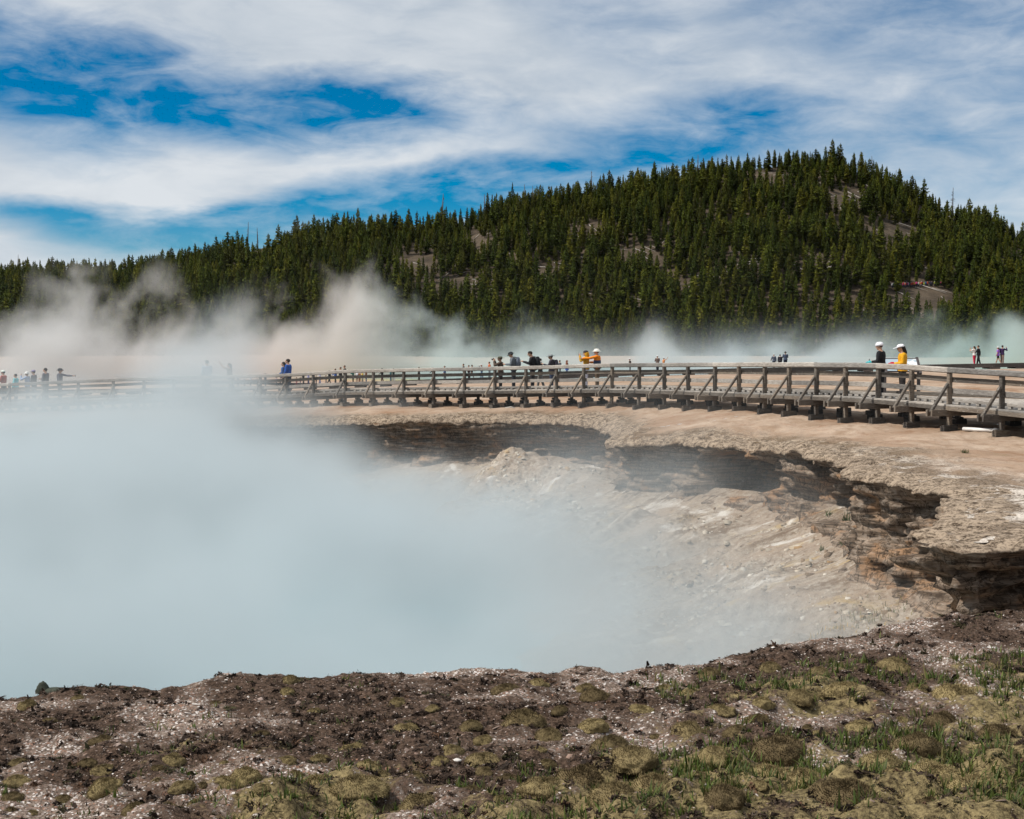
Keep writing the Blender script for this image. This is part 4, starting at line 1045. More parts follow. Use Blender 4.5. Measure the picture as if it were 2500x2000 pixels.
    shift(tr).remesh('shorts' if shorts else 'trousers', vox, cloth(legs), root)
    if skirt:
        k = MB(); k.rings([(Vector((0, 0, z)), X * a, Vector((0, b_, 0))) for z, a, b_ in ((1.0, .16, .12), (.85, .2, .16), (.62, .24, .2), (.60, .24, .2))]); shift(k).build('skirt', cloth(skirt), root, True)
    if not shorts or near:
        for hp, kn, an in legpts:
            f = MB(); f.cap(an + Vector((0, -.03, -.04)), .046, an + Vector((0, .15, -.048)), .040); f.cap(an + Vector((0, -.01, .03)), .045, an + Vector((0, -.01, -.04)), .045); shift(f).build('shoe', cloth((.035, .03, .03)), root, True)
    hc = hc - Vector((0, 0, drop))
    if near:
        for sx in (-1, 1):
            ey = MB(); ey.ell(hc + HM @ Vector((sx * .030, .0835, .014)), .011, .007, .007, HM); ey.build('eye', cloth((.02, .018, .016)), root, True)
    hr = MB(); hr.ell(hc + HM @ Vector((0, -.022, .030)), .086, .094, .098, HM)
    if long_hair: hr.cap(hc + HM @ Vector((0, -.07, .02)), .07, hc + HM @ Vector((0, -.10, -.16)), .06); hr.cap(hc + HM @ Vector((0, -.10, -.16)), .06, hc + HM @ Vector((0, -.10, -.27)), .03)
    hr.remesh('hair', vox, cloth(hair), root)
    if hat:
        h = MB(); hm = cloth(hatcol)
        def ring(z, a, b_, y=0): return (hc + HM @ Vector((0, y - .012, z)), HM @ Vector((a, 0, 0)), HM @ Vector((0, b_, 0)))
        h.rings([ring(.035, .100, .112), ring(.07, .099, .110), ring(.105, .085, .094), ring(.128, .052, .058), ring(.135, .012, .012)])
        h.build('hat' if hat != 'cap' else 'cap', hm, root, True)
        b_ = MB()
        if hat == 'cap': b_.rings([(hc + HM @ Vector((0, .13, .036)), HM @ Vector((.075, 0, 0)), HM @ Vector((0, .085, -.012))), (hc + HM @ Vector((0, .13, .048)), HM @ Vector((.072, 0, 0)), HM @ Vector((0, .082, -.012)))]); b_.build('visor', hm, root, True)
        elif hat in ('bucket', 'wide'):
            w = .165 if hat == 'bucket' else .20; dr = .028 if hat == 'bucket' else .004
            b_.rings([ring(.048, .100, .112), ring(.046 - dr, w, w * 1.05), ring(.036 - dr, w, w * 1.05), ring(.036, .1, .11)]); b_.build('brim', hm, root, True)
        elif hat == 'beanie': b_.rings([ring(.0, .096, .108), ring(.04, .104, .116), ring(.055, .103, .114), ring(.06, .098, .108)]); b_.build('hat_fold', hm, root, True)
        elif hat == 'hood': b_.cap(hc + HM @ Vector((0, -.04, .02)), .105, hc + HM @ Vector((0, -.07, -.12)), .10); b_.build('hood', cloth(shirt), root, True)
    bpy.context.view_layer.update(); W = root.matrix_world
    info = {'hands': [W @ (h - Vector((0, 0, drop))) for h in hands], 'back': W @ (tor((0, -.2, 1.22)) - Vector((0, 0, drop))), 'front': W @ Vector((0, .3, 1.05)), 'dir': (W.to_3x3() @ Vector((0, 1, 0))).normalized(), 's': s, 'root': root}
    return info

def gadget(info, lab, hand=None, size=(.075, .009, .15), name='phone'):
    hs = info['hands']; c = hs[hand] if hand is not None else (hs[0] + hs[1]) / 2; c = c + info['dir'] * .03
    m = simple(name, (.02, .02, .024), .35, .2, 5); mb = MB(); d = info['dir']; side = d.cross(Vector((0, 0, 1)))
    if name == 'camera':
        mb.beam(c - side * .065, c + side * .065, .07, .085); mb.tube([c, c + d * .06, c + d * .09], [.034, .036, .03], 10); mb.beam(c + Vector((0, 0, .045)) - side * .02, c + Vector((0, 0, .045)) + side * .02, .03, .03)
    else: mb.beam(c - Vector((0, 0, size[2] / 2)) + d * .02, c + Vector((0, 0, size[2] / 2)) - d * .0, size[0], size[1], up=d, bev=.003)
    tag(mb.build(name, m, smooth=False), lab, name)
def backpack(info, lab, col):
    s = info['s']; c = info['back']; d = info['dir']; side = d.cross(Vector((0, 0, 1))); up = Vector((0, 0, 1))
    M3 = Matrix((side, d, up)).transposed(); mb = MB()
    mb.rings([(c + up * z * s, side * a * s, d * b * s) for z, a, b in ((-.24, .10, .07), (-.21, .145, .105), (0, .15, .11), (.16, .135, .095), (.23, .10, .07), (.25, .04, .03))])
    mb.ell(c - d * .10 * s - up * .08 * s, .11 * s, .05 * s, .11 * s, M3)
    e = empty('backpack', c); tag(e, lab, 'backpack'); me = mb.mesh('bag', True); me.transform(Matrix.Translation(-c)); link('bag', me, cloth(col), e)
    for sx in (-1, 1):
        t = MB(); b0 = c + side * sx * .10 * s + up * .2 * s; t.tube([b0, b0 + d * .18 * s + up * .045 * s, b0 + d * .30 * s - up * .06 * s, b0 + d * .28 * s - up * .25 * s, b0 + d * .12 * s - up * .38 * s], .022 * s, 6)
        me = t.mesh('strap', True); me.transform(Matrix.Translation(-c)); link('strap', me, cloth(tuple(x * .6 for x in col)), e)
def bundle(info, lab, col, col2=None):
    c = (info['hands'][0] + info['hands'][1]) / 2 + Vector((0, 0, -.02)); v, q = lumpy(28, 14, int(abs(c.x) * 100) % 90, 
        .13, .10, .12, .5, .06); v = v * np.array([1.1, 1.1, .6]); v2 = v * np.array([1, 1, -.7])
    me = np_mesh('jacket_bundle', np.concatenate([v, v2]), quads=np.concatenate([q, q[:, ::-1] + len(v)]), smooth=True); o = link('jacket_bundle', me, cloth(col)); o.location = c; tag(o, lab, 'jacket')

def walkway_person(lab, px, head, face, *a, off=1.2, **k):
    k['width'] = k.get('width', 1.0) * 1.12
    D = float(tab(px, 3)) + off; return person(lab, px, head, D, deck_z(px) + .005, face, *a, group='visitors on the railed boardwalk', **k)
def build_people():
    W = walkway_person; BLK = (.014, .014, .017); NAVY = (.022, .028, .05); GREY = (.10, .11, .125); JEAN = (.035, .05, .09); DK = (.028, .024, .024)
    # right end
    i = W('person in a black jacket and white knitted cap at the right of the boardwalk', 2150, 838, 62, BLK, BLK, arms=('hold', 'hold'), hat='beanie', hatcol=(.75, .74, .78), off=1.5, nod=8)
    bundle(i, 'turquoise jacket bundle carried by the person in the white knitted cap', (.04, .38, .42)); gadget(i, 'black stick shaped phone grip held above the turquoise bundle', 0, (.04, .02, .2))
    i = W('person in a golden yellow jacket and white peaked cap in front of the sign', 2203, 843, 84, (.62, .30, .012), DK, arms=('hold', 'hold'), hat='cap', hatcol=(.78, .77, .80), long_hair=True, off=1.5, nod=12)
    bundle(i, 'red jacket bundle carried by the person in the white peaked cap', (.42, .015, .03))
    # middle group
    i = W('person in an olive bush hat and brown vest holding a camera up to the face', 1222, 872, 85, (.085, .06, .045), DK, arms=('camera', 'camera'), hat='wide', hatcol=(.075, .075, .05), width=1.1)
    gadget(i, 'black camera raised by the person in the olive bush hat', None, name='camera')
    i = W('person in a dark bucket hat and blue grey rain jacket looking down', 1254, 860, 84, (.12, .135, .155), (.03, .032, .04), arms=('belly', 'belly'), hat='bucket', hatcol=(.03, .035, .04), lean=4, nod=20, off=1.3)
    backpack(i, 'blue grey hip bag behind the person in the dark bucket hat', (.13, .15, .19))
    i = W('bareheaded person in a black hooded jacket looking at a phone', 1300, 858, 84, BLK, (.022, .022, .026), arms=('phone', 'phone'), nod=26, off=1.2, width=1.08)
    gadget(i, 'phone held out by the bareheaded person in black', None, (.075, .012, .15)); backpack(i, 'black backpack on the bareheaded person in the black hooded jacket', (.018, .02, .024))
    W('person in dark top and grey trousers half hidden behind the black hooded jacket', 1319, 876, 95, (.025, .028, .032), (.15, .145, .14), arms=('down', 'fore'), off=2.0, stride=9)
    i = W('person in a grey wide brimmed hat holding a white cup', 1347, 867, 80, (.04, .035, .045), JEAN, arms=('phone', 'hold'), hat='wide', hatcol=(.20, .22, .22), nod=10, width=1.05)
    backpack(i, 'dark purple backpack on the person in the grey wide brimmed hat', (.035, .03, .045))
    c = i['hands'][0] + Vector((-.02, 0, .05)); mb = MB(); mb.tube([c + Vector((0, 0, -.05)), c + Vector((0, 0, .05)), c + Vector((0, 0, .055)), c + Vector((0, 0, .068))], [.030, .038, .042, .038], 12); tag(mb.build('cup', cloth((.75, .74, .72)), smooth=True), 'white paper cup in the hand of the person in the grey brimmed hat', 'cup')
    i = W('person in a mustard yellow jacket and white trousers photographing with both hands', 1431, 858, 88, (.50, .27, .02), (.60, .58, .66), arms=('camera', 'camera'), hat='hood', hatcol=(.03, .03, .036), off=1.2)
    gadget(i, 'phone raised by the person in the mustard yellow jacket', 0, (.075, .01, .15))
    i = W('person in an orange and navy jacket and white sun hat, one arm stretched forward', 1458, 854, 82, (.68, .20, .010), (.11, .075, .05), arms=('reach', 'belly'), hat='bucket', hatcol=(.66, .64, .58), off=1.6, width=1.08)
    h = MB(); r_ = i['root']; h.rings([(Vector((0, 0, z)), Vector((a, 0, 0)), Vector((0, b, 0))) for z, a, b in ((.88, .205, .16), (1.0, .195, .15), (1.12, .186, .14), (1.24, .193, .14), (1.25, .19, .13))]); h.build('navy_panel', cloth((.03, .045, .085)), r_, True)
    # left
    W('tall person in a bright blue jacket standing at the rail', 704, 878, 80, (.015, .07, .30), NAVY, arms=('down', 'down'), width=1.12)
    W('shorter person in blue just behind the tall bright blue jacket', 693, 885, 88, (.02, .07, .22), DK, arms=('down', 'fore'), off=2.0, long_hair=True)
    W('woman with long brown hair in a sleeveless top raising one arm, left', 561, 888, 86, (.24, .17, .13), (.5, .48, .47), arms=('raise', 'down'), sleeves=False, hair=(.05, .025, .015), long_hair=True, shorts=True)
    W('dark haired person in a pale blue shirt seen through steam', 506, 881, 40, (.38, .44, .56), NAVY, arms=('down', 'belly'))
    W('person in a rust red shirt and white peaked cap at far left', 9, 906, 82, (.32, .045, .02), DK, arms=('belly', 'down'), hat='cap', hatcol=(.62, .68, .62))
    W('dark haired person in a turquoise shirt in thin steam at far left', 39, 914, 85, (.10, .48, .50), NAVY, arms=('down', 'belly'))
    W('person in pale blue with a white hat, third from the left edge', 67, 909, 86, (.28, .36, .52), NAVY, arms=('camera', 'down'), hat='bucket', hatcol=(.6, .6, .58))
    W('person in grey with a lilac peaked cap in steam', 83, 905, 84, (.09, .09, .11), DK, arms=('down', 'down'), hat='cap', hatcol=(.20, .17, .30), off=1.6)
    W('bushy haired person in grey, dim in the steam', 112, 900, 80, (.10, .10, .12), DK, arms=('down', 'belly'), width=1.05)
    i = W('person in a dark bucket hat holding an arm out to the right in the steam', 146, 901, 275, (.085, .085, .11), DK, arms=('reach', 'down'), hat='bucket', hatcol=(.035, .035, .04), width=1.1)
    gadget(i, 'dark phone at the end of the arm stretched out in the steam', 0, (.08, .02, .13))
    # far flat: the low walk
    fz = lambda px: at(px, float(np.interp(px, FAR_DECK[:, 0], FAR_DECK[:, 1])), FAR_D).z + .005
    Wt = (.55, .55, .60)
    far = [(581, 918, 90, DK, DK, 'dim dark visitor leftmost on the low walk'), (597, 921, 80, GREY, NAVY, 'grey visitor second from left on the low walk'), (612, 915, 100, Wt, BLK, 'visitor in white shirt and black trousers on the low walk left of the blue jacket'),
           (628, 923, 260, DK, DK, 'small dark visitor between the white shirt and the dark one'), (648, 912, 70, (.05, .07, .10), (.05, .09, .12), 'visitor in slate blue whose head tops the rail'), (675, 921, 90, (.45, .42, .58), DK, 'visitor in lilac left of the blue jacket'),
           (684, 919, 270, (.55, .52, .62), DK, 'visitor in whitish lilac touching the blue jacket'), (724, 921, 60, Wt, (.25, .03, .05), 'visitor in white with dark red trousers right of the blue jacket'), (733, 922, 280, (.35, .05, .06), GREY, 'visitor in dusky red beside white'),
           (741, 911, 80, DK, DK, 'dark visitor with dark cap just above the rail'), (753, 909, 95, (.36, .36, .60), (.05, .05, .12), 'visitor in lilac blue shirt and white cap'), (772, 917, 85, (.05, .03, .05), BLK, 'dark visitor behind a railing post'),
           (781, 910, 90, (.50, .54, .72), (.2, .24, .4), 'visitor in pale blue top with white hat'), (796, 916, 100, (.30, .03, .03), GREY, 'visitor in red bending over grey'), (804, 905, 250, BLK, BLK, 'black clad visitor in mid step'), (819, 901, 90, (.05, .12, .38), DK, 'visitor in royal blue shirt and dark trousers'),
           (832, 897, 80, DK, DK, 'dark visitor left of the tallest far figure'), (842, 893, 95, (.03, .03, .028), BLK, 'largest dark figure on the low walk'), (862, 905, 90, (.03, .14, .12), BLK, 'visitor in dark teal'),
           (872, 906, 300, Wt, (.35, .16, .09), 'visitor in white with bare legs'), (878, 908, 60, (.40, .18, .09), (.3, .12, .06), 'visitor in tan orange'), (885, 908, 90, (.70, .48, .02), (.3, .25, .2), 'visitor in bright yellow shirt'),
           (894, 904, 85, (.22, .09, .04), (.02, .05, .14), 'visitor in brown shirt and blue trousers'), (933, 900, 90, BLK, (.08, .02, .02), 'black shirted visitor alone over dark maroon trousers'), (954, 904, 95, (.03, .12, .14), (.04, .08, .14), 'visitor in teal carrying a bag'),
           (961, 900, 80, (.03, .06, .06), (.60, .58, .55), 'visitor with one white trouser leg next to the teal one'), (1023, 897, 90, DK, DK, 'dark visitor with white satchel'), (1057, 898, 70, DK, GREY, 'visitor hidden up to the hat by a post'), (1086, 894, 100, (.05, .10, .22), GREY, 'visitor in steel blue with hood'),
           (1132, 889, 90, (.04, .05, .05), BLK, 'dark visitor beside a red bag'), (1145, 892, 80, (.05, .015, .015), BLK, 'visitor in very dark red'), (1152, 891, 280, DK, (.3, .28, .26), 'dark visitor in mid step with pale legs'), (1176, 890, 90, (.12, .13, .16), (.07, .12, .22), 'visitor in grey shirt, white cap and denim'),
           (1195, 884, 95, (.45, .10, .03), (.15, .18, .2), 'visitor in burnt orange hood with arms on hips'), (1367, 880, 60, (.13, .15, .17), GREY, 'visitor in grey right of the white cup'), (1384, 880, 260, (.20, .07, .04), (.05, .12, .42), 'visitor with long red brown hair in a blue dress'),
           (1538, 876, 90, BLK, GREY, 'visitor in black top and white cap alone'), (1605, 869, 20, (.17, .13, .115), NAVY, 'visitor in grey brown jacket and white cap'), (1620, 874, 290, (.60, .24, .08), (.2, .1, .1), 'visitor in orange with white cap raising an arm to the right'),
           (1889, 865, 10, (.10, .12, .16), NAVY, 'visitor with grey backpack and white cap in the group of three'), (1904, 866, 0, (.03, .03, .04), BLK, 'middle dark visitor in the group of three'), (1917, 859, 0, (.055, .075, .12), NAVY, 'tallest navy visitor in the group of three'),
           (2378, 846, 40, (.62, .58, .55), (.50, .025, .06), 'woman in white top and bright red trousers'), (2388, 844, 60, BLK, BLK, 'man in black beside the red trousers'), (2436, 847, 60, (.30, .13, .55), BLK, 'woman in violet top and black shorts in mid stride'), (2446, 844, 300, (.03, .015, .06), (.28, .20, .16), 'man in dark purple and tan trousers with arms raised')]
    WH = {753, 781, 1176, 1538, 1605, 1620, 1889, 2436}
    for k, (px, head, face, sh, lg, lab) in enumerate(far):
        ar = ('down', 'down')
        if px in (1620,): ar = ('down', 'raise')
        elif px == 2446: ar = ('down', 'camera')
        elif px in (2378,): ar = ('camera', 'belly')
        elif px == 1195: ar = ('hip', 'hip')
        elif k % 4 == 1: ar = ('belly', 'belly')
        elif k % 4 == 3: ar = ('fore', 'swing')
        elif k % 7 == 4: ar = ('camera', 'camera')
        where = ' on the low walk behind' if 'low walk' not in lab else ''
        if len((lab + where).split()) > 15: where = ''
        person(lab + where, px, head, FAR_D + 1.0, fz(px), face, sh, lg, 'visitors on the low far boardwalk', arms=ar, near=False, stride=(14 if 'step' in lab or 'stride' in lab else (k * 5) % 9), hat='cap' if px in WH else ('bucket' if k % 9 == 5 else None),
               hatcol=(.62, .62, .62) if px in WH else (.05, .05, .05), long_hair=('woman' in lab or 'hair' in lab), hair=(.16, .05, .025) if 'hair' in lab else (.02, .015, .012), shorts=('shorts' in lab or 'bare legs' in lab), skirt=(.05, .12, .42) if 'dress' in lab else None, sleeves=not ('top' in lab or 'orange' in lab), width=1.12)
build_people()

# ------------------------------------------------------------------ forested hill
HX = [-500, 0, 150, 300, 380, 480, 560, 650, 750, 900, 1060, 1120, 1180, 1250, 1330, 1400, 1500, 1600, 1700, 1800, 1880, 1950, 2020, 2100, 2180, 2260, 2350, 2420, 2500, 2600, 2800, 3200]
HY = [660, 652, 646, 645, 637, 614, 590, 566, 552, 540, 535, 522, 500, 480, 474, 462, 440, 424, 404, 384, 372, 366, 370, 392, 432, 470, 505, 528, 555, 585, 640, 700]
HB = 400.0
def ridge_d(px): return np.interp(px, [-500, 200, 500, 900, 1400, 1900, 2500, 3200], [640, 620, 560, 520, 545, 575, 545, 560])
def hill_z(x, y):
    x = np.asarray(x, float); y = np.asarray(y, float); px = to_px(x, y); dr = ridge_d(px)
    row = np.interp(px, HX, HY) + 40; top = 2.5 + (850 - row) / FPX * dr
    f = (y - HB) / (dr - HB)
    prof = np.where(f < 0, 0, np.where(f <= 1, (1.18 * f - .18 * f * f) * 1.0, 1 - .35 * (f - 1) - .6 * (f - 1) ** 2)); prof = np.maximum(prof, -.05)
    b = fbm(x * .022, y * .022, oct=4, seed=81) * 9 * np.clip(f * 3, 0, 1) * np.clip((1.02 - f) * 2.2, .12, 1)
    return -.5 + (top + .5) * prof + b
BARE = [(1005, 635, 75, 42), (1165, 590, 60, 36), (1860, 425, 130, 26), (2240, 732, 95, 44), (1800, 650, 60, 28), (2340, 525, 95, 22), (2180, 570, 70, 32), (1440, 560, 50, 26), (1120, 690, 80, 30), (2060, 480, 60, 30), (640, 605, 60, 20), (2480, 620, 50, 30), (1660, 690, 55, 22), (1980, 640, 60, 20), (1560, 620, 60, 25), (1330, 660, 50, 25)]
def bare(px, row):
    v = 0 * px
    for a, b, rx, ry in BARE: v = np.maximum(v, np.clip(1.25 - np.sqrt(((px - a) / rx) ** 2 + ((row - b) / ry) ** 2), 0, 1))
    return v
def row_of(x, y, z): return 850 - (z - 2.5) / y * FPX

def build_hill():
    m, t, b = mat_new('hillside_soil'); p = obj_pos(t)
    n1 = noise(t, p, .12, 6, .65); n2 = noise(t, p, .9, 5, .7)
    c = mixc(t, n1.step(.35, .65), (.034, .024, .015), (.092, .067, .044)); c = mixc(t, n2.step(.55, .75) * .7, c, (.05, .05, .022))
    t.links.new(c.k, b.inputs['Base Color']); bump(t, b, n2, 1.0, .6)
    xs = np.arange(-340, 345, 2.6); ys = np.concatenate([np.arange(385, 660, 2.6), np.arange(660, 900, 12)])
    X, Y = np.meshgrid(xs, ys, indexing='ij'); Z = hill_z(X, Y) - np.where(Y < 402, (402 - Y) * .08, 0); idx = np.arange(X.size).reshape(X.shape)
    q = np.stack([idx[:-1, :-1], idx[1:, :-1], idx[1:, 1:], idx[:-1, 1:]], -1).reshape(-1, 4)
    o = link('hill', np_mesh('hill', np.stack([X, Y, Z], -1).reshape(-1, 3), quads=q, smooth=True), m); tag(o, 'steep wooded hillside behind the springs', 'hill', kind='structure')
build_hill()

def pine_proto(seed, slim, ex=.72):
    """unit-height lodgepole: trunk cone and a crown of drooping, ragged sprays. returns trunk (v, f) and crown (v, tris, shade)"""
    r = np.random.default_rng(seed)
    n = 5; tv = [(math.cos(6.283 * i / n) * .014 * k, math.sin(6.283 * i / n) * .014 * k, z) for z, k in ((-.03, 1.15), (.5, .7), (.97, .15)) for i in range(n)]
    tf = [(j * n + i, j * n + (i + 1) % n, (j + 1) * n + (i + 1) % n, (j + 1) * n + i) for j in range(2) for i in range(n)]
    vs = []; base = r.uniform(.04, .17); whorls = 21
    for w in range(whorls):
        f = w / (whorls - 1); z = base + (.985 - base) * f ** .92
        rad = slim * (1 - f) ** ex * (1 if f > .12 else .55 + f * 3.6) * r.uniform(.72, 1.2) + .008
        k = int(9 - 4 * f)
        a0 = r.uniform(0, 6.28)
        for j in range(k):
            if r.random() < .10: continue
            a = a0 + 6.283 * j / k + r.normal(0, .25); L = rad * r.uniform(.6, 1.25); d = np.array([math.cos(a), math.sin(a), 0]); s = np.array([-d[1], d[0], 0])
            z0 = z + r.normal(0, .008); drop = L * r.uniform(-.15, .55); wd = L * r.uniform(.30, .5)
            c0 = np.array([0, 0, z0 + .012]); mid = d * L * .55 + np.array([0, 0, z0 - drop * .35 + .006]); tip = d * L + np.array([0, 0, z0 - drop + r.uniform(0, .02)])
            lo = np.array([0, 0, -.022 - .02 * r.random()])
            vs += [(c0, mid - s * wd + lo, tip), (c0, tip, mid + s * wd + lo), (mid - s * wd * .7 + lo * .3, mid + s * wd * .7 + lo * .3, tip + np.array([0, 0, .03]))]
    top = np.array([0, 0, 1.0])
    for a in (0, 2.1, 4.2): vs.append((top, np.array([.016 * math.cos(a), .016 * math.sin(a), .93]), np.array([.016 * math.cos(a + 2.1), .016 * math.sin(a + 2.1), .93])))
    cv = np.array(vs).reshape(-1, 3); ct = np.arange(len(cv)).reshape(-1, 3)
    return (np.array(tv), np.array(tf)), (cv, ct)

def build_forest():
    r = np.random.default_rng(5)
    x = r.uniform(-300, 300, 90000); y = 394 + (700 - 394) * r.random(90000); px = to_px(x, y); dr = ridge_d(px)
    ok = (px > -90) & (px < 2590) & (y < dr + 22); x, y, px = x[ok], y[ok], px[ok]
    z = hill_z(x, y); row = row_of(x, y, z); bd = bare(px, row - 12)
    dens = np.clip(.84 + 1.9 * fbm(x * .03, y * .03, oct=3, seed=91) - bd * 1.2, .0, 1); dens = np.where(y < 425, np.maximum(dens, .75) - bd, dens)
    ok = r.random(len(x)) < dens; x, y, z, px, row = (a[ok] for a in (x, y, z, px, row))
    # keep trees apart
    cell = {}; keep = []
    for i in range(len(x)):
        k = (int(x[i] // 2.1), int(y[i] // 2.1))
        if any((k[0] + a, k[1] + b) in cell and (cell[(k[0] + a, k[1] + b)][0] - x[i]) ** 2 + (cell[(k[0] + a, k[1] + b)][1] - y[i]) ** 2 < 4.2 for a in (-1, 0, 1) for b in (-1, 0, 1)): continue
        cell[k] = (x[i], y[i]); keep.append(i)
    keep = np.array(keep); x, y, z, px, row = (a[keep] for a in (x, y, z, px, row))
    h = (r.normal(8.2, 1.7, len(x)) * np.where(r.random(len(x)) < .2, .55, 1)).clip(2.6, 13) * (1 - .25 * (bare(px, row) > .05)); h = np.where(px < 420, h * np.interp(px, [0, 420], [.95, 1.05]), h)
    inview = (px > 4) & (px < 2496) & (y < ridge_d(px) + 4)
    score = np.where(inview, h / y, 0); big = np.argsort(-score)[:285]
    sky = np.where(inview & (np.abs(y - ridge_d(px)) < 5) & (h > 8.2))[0]
    single = np.zeros(len(x), bool); single[big] = True
    print('pines', len(x))
    protos = [pine_proto(300 + i, (.155, .18, .205, .165, .19, .145, .235)[i % 7], (.72, .52, .6, .85, .48, .66)[i % 6]) for i in range(14)]
    CR = tint_material('pine_needles', (.03, .05, .012)); TR = simple('pine_bark', (.10, .08, .065), .95, .3, 6)
    CR.node_tree.nodes['Principled BSDF'].inputs['Specular IOR Level'].default_value = .15
    pal = np.array([(0.0385, 0.0513, 0.0036), (0.0557, 0.0678, 0.0040), (0.0760, 0.0828, 0.0056), (0.0304, 0.0414, 0.0036), (0.0962, 0.0927, 0.0071), (0.0506, 0.0513, 0.0056)])
    meshes = []
    for i, ((tv, tf), (cv, ct)) in enumerate(protos):
        c = np.repeat(pal[i % 6][None] * r.uniform(.85, 1.15), len(cv), 0) * (.75 + .5 * r.random((len(cv) // 3, 1))).repeat(3, 0)
        a = np_mesh('pine_crown', cv, tris=ct, cols={'tint': c}); a.materials.append(CR)
        b = np_mesh('pine_trunk', tv, quads=tf, smooth=True); b.materials.append(TR); meshes.append((a, b))
    def label(px, y):
        if px < 560: return 'slender dark pine at the foot of the low forest on the left, behind drifting steam', 'pines at the foot of the left forest'
        if px < 1120: return 'slender dark pine at the foot of the wooded slope behind the pink steam', 'pines at the foot of the slope behind the pink steam'
        if px < 1750: return 'slender dark pine at the foot of the wooded hill behind the middle of the boardwalk', 'pines at the foot of the hill middle'
        return 'slender dark pine at the foot of the wooded hill on the right, below the summit', 'pines at the foot of the hill right'
    for i in np.where(single)[0]:
        a, b = meshes[i % 14]; e = empty('pine_tree', (x[i], y[i], z[i] - .1), r.uniform(0, 6.28)); e.scale = (h[i] * r.uniform(.9, 1.15),) * 2 + (h[i],)
        l, g = label(px[i], y[i]); tag(e, l, 'pine', g)
        for nm, me in (('crown', a), ('trunk', b)):
            o = bpy.data.objects.new(nm, me); COL.objects.link(o); o.parent = e
    # the rest of the wood as one mass
    vs, ts, cs, mi, k = [], [], [], [], 0
    for j in range(14):
        m = np.where(~single & (np.arange(len(x)) % 14 == j))[0]; n = len(m); (tv, tf), (cv, ct) = protos[j]
        tt = np.concatenate([tf[:, [0, 1, 2]], tf[:, [0, 2, 3]]])
        pv = np.concatenate([cv, tv]); pt = np.concatenate([ct, tt + len(cv)])
        a = r.uniform(0, 6.28, n); s = h[m]; w = s * r.uniform(.85, 1.2, n); ca, sa = np.cos(a) * w, np.sin(a) * w
        P = np.empty((n, len(pv), 3)); P[:, :, 0] = ca[:, None] * pv[:, 0] - sa[:, None] * pv[:, 1] + x[m][:, None]; P[:, :, 1] = sa[:, None] * pv[:, 0] + ca[:, None] * pv[:, 1] + y[m][:, None]
        P[:, :, 2] = pv[:, 2] * s[:, None] + z[m][:, None] - .1
        vs.append(P.reshape(-1, 3)); ts.append((pt[None] + (np.arange(n) * len(pv))[:, None, None]).reshape(-1, 3) + k); k += n * len(pv)
        c = pal[r.integers(0, 6, n)] * r.uniform(.75, 1.25, (n, 1)); c = np.repeat(c[:, None], len(pv), 1) * (.75 + .5 * r.random((n, len(pv), 1))); c[:, len(cv):] = (.09, .072, .06)
        cs.append(c.reshape(-1, 3))
    o = link('pine_forest', np_mesh('pine_forest', np.concatenate(vs), tris=np.concatenate(ts), cols={'tint': np.concatenate(cs)}), CR)
    tag(o, 'dense dark green pine wood covering the hillside up to the skyline', 'forest', kind='stuff')
    # fallen, bleached trunks
    logm = simple('bleached_log', (.36, .33, .30), .9, .3, 3.0); lm = []
    for i in range(6):
        mb = MB(); L = 1.0; pts = [(t_ * L, .03 * math.sin(t_ * 3 + i), 0) for t_ in np.linspace(0, 1, 6)]; mb.tube(pts, [.030, .028, .025, .021, .016, .009], 6)
        for q in range(5): u = .3 + .13 * q; mb.tube([(u, 0, 0), (u + .05, .05 * (-1) ** q, .045)], [.008, .003], 4)
        me = mb.mesh('log', True); me.materials.append(logm); lm.append(me)
    n = 0; tries = 0
    while n < 170 and tries < 5000:
        tries += 1
        if r.random() < .6: a, b_, rx, ry = BARE[r.integers(0, len(BARE))]; p_ = a + r.uniform(-1, 1) * rx; q_ = b_ + r.uniform(-1, 1) * ry
        else: p_ = r.uniform(900, 2480); q_ = r.uniform(420, 760)
        yy = np.linspace(402, float(ridge_d(p_)) - 1, 140); xx = (p_ - 1250) / FPX * yy; rr = row_of(xx, yy, hill_z(xx, yy)); j = int(np.argmin(np.abs(rr - q_)))
        if abs(rr[j] - q_) > 6: continue
        X, Y = xx[j], yy[j]; L = r.uniform(4, 9.5); an = r.normal(-.6, .9); dx, dy = math.cos(an) * L, -abs(math.sin(an)) * L
        z0, z1 = float(hill_z(X, Y)), float(hill_z(X + dx, Y + dy)); d = Vector((dx, dy, z1 - z0))
        o = link('fallen_log', lm[n % 6]); o.rotation_euler = d.to_track_quat('X', 'Z').to_euler(); o.location = (X, Y, z0 + .35); o.scale = (L, L * .55, L * .55)
        tag(o, 'bleached fallen tree trunk on the left shoulder of the hillside' if p_ < 1300 else ('bleached fallen tree trunk on the upper slope near the summit' if q_ < 600 else 'bleached fallen tree trunk lying between pines on the lower slope'), 'fallen log',
            'fallen logs left' if p_ < 1300 else ('fallen logs summit' if q_ < 600 else 'fallen logs lower slope')); n += 1
    # standing dead trees on the skyline
    dead = simple('dead_wood', (.075, .065, .06), .9, .3, 2.1)
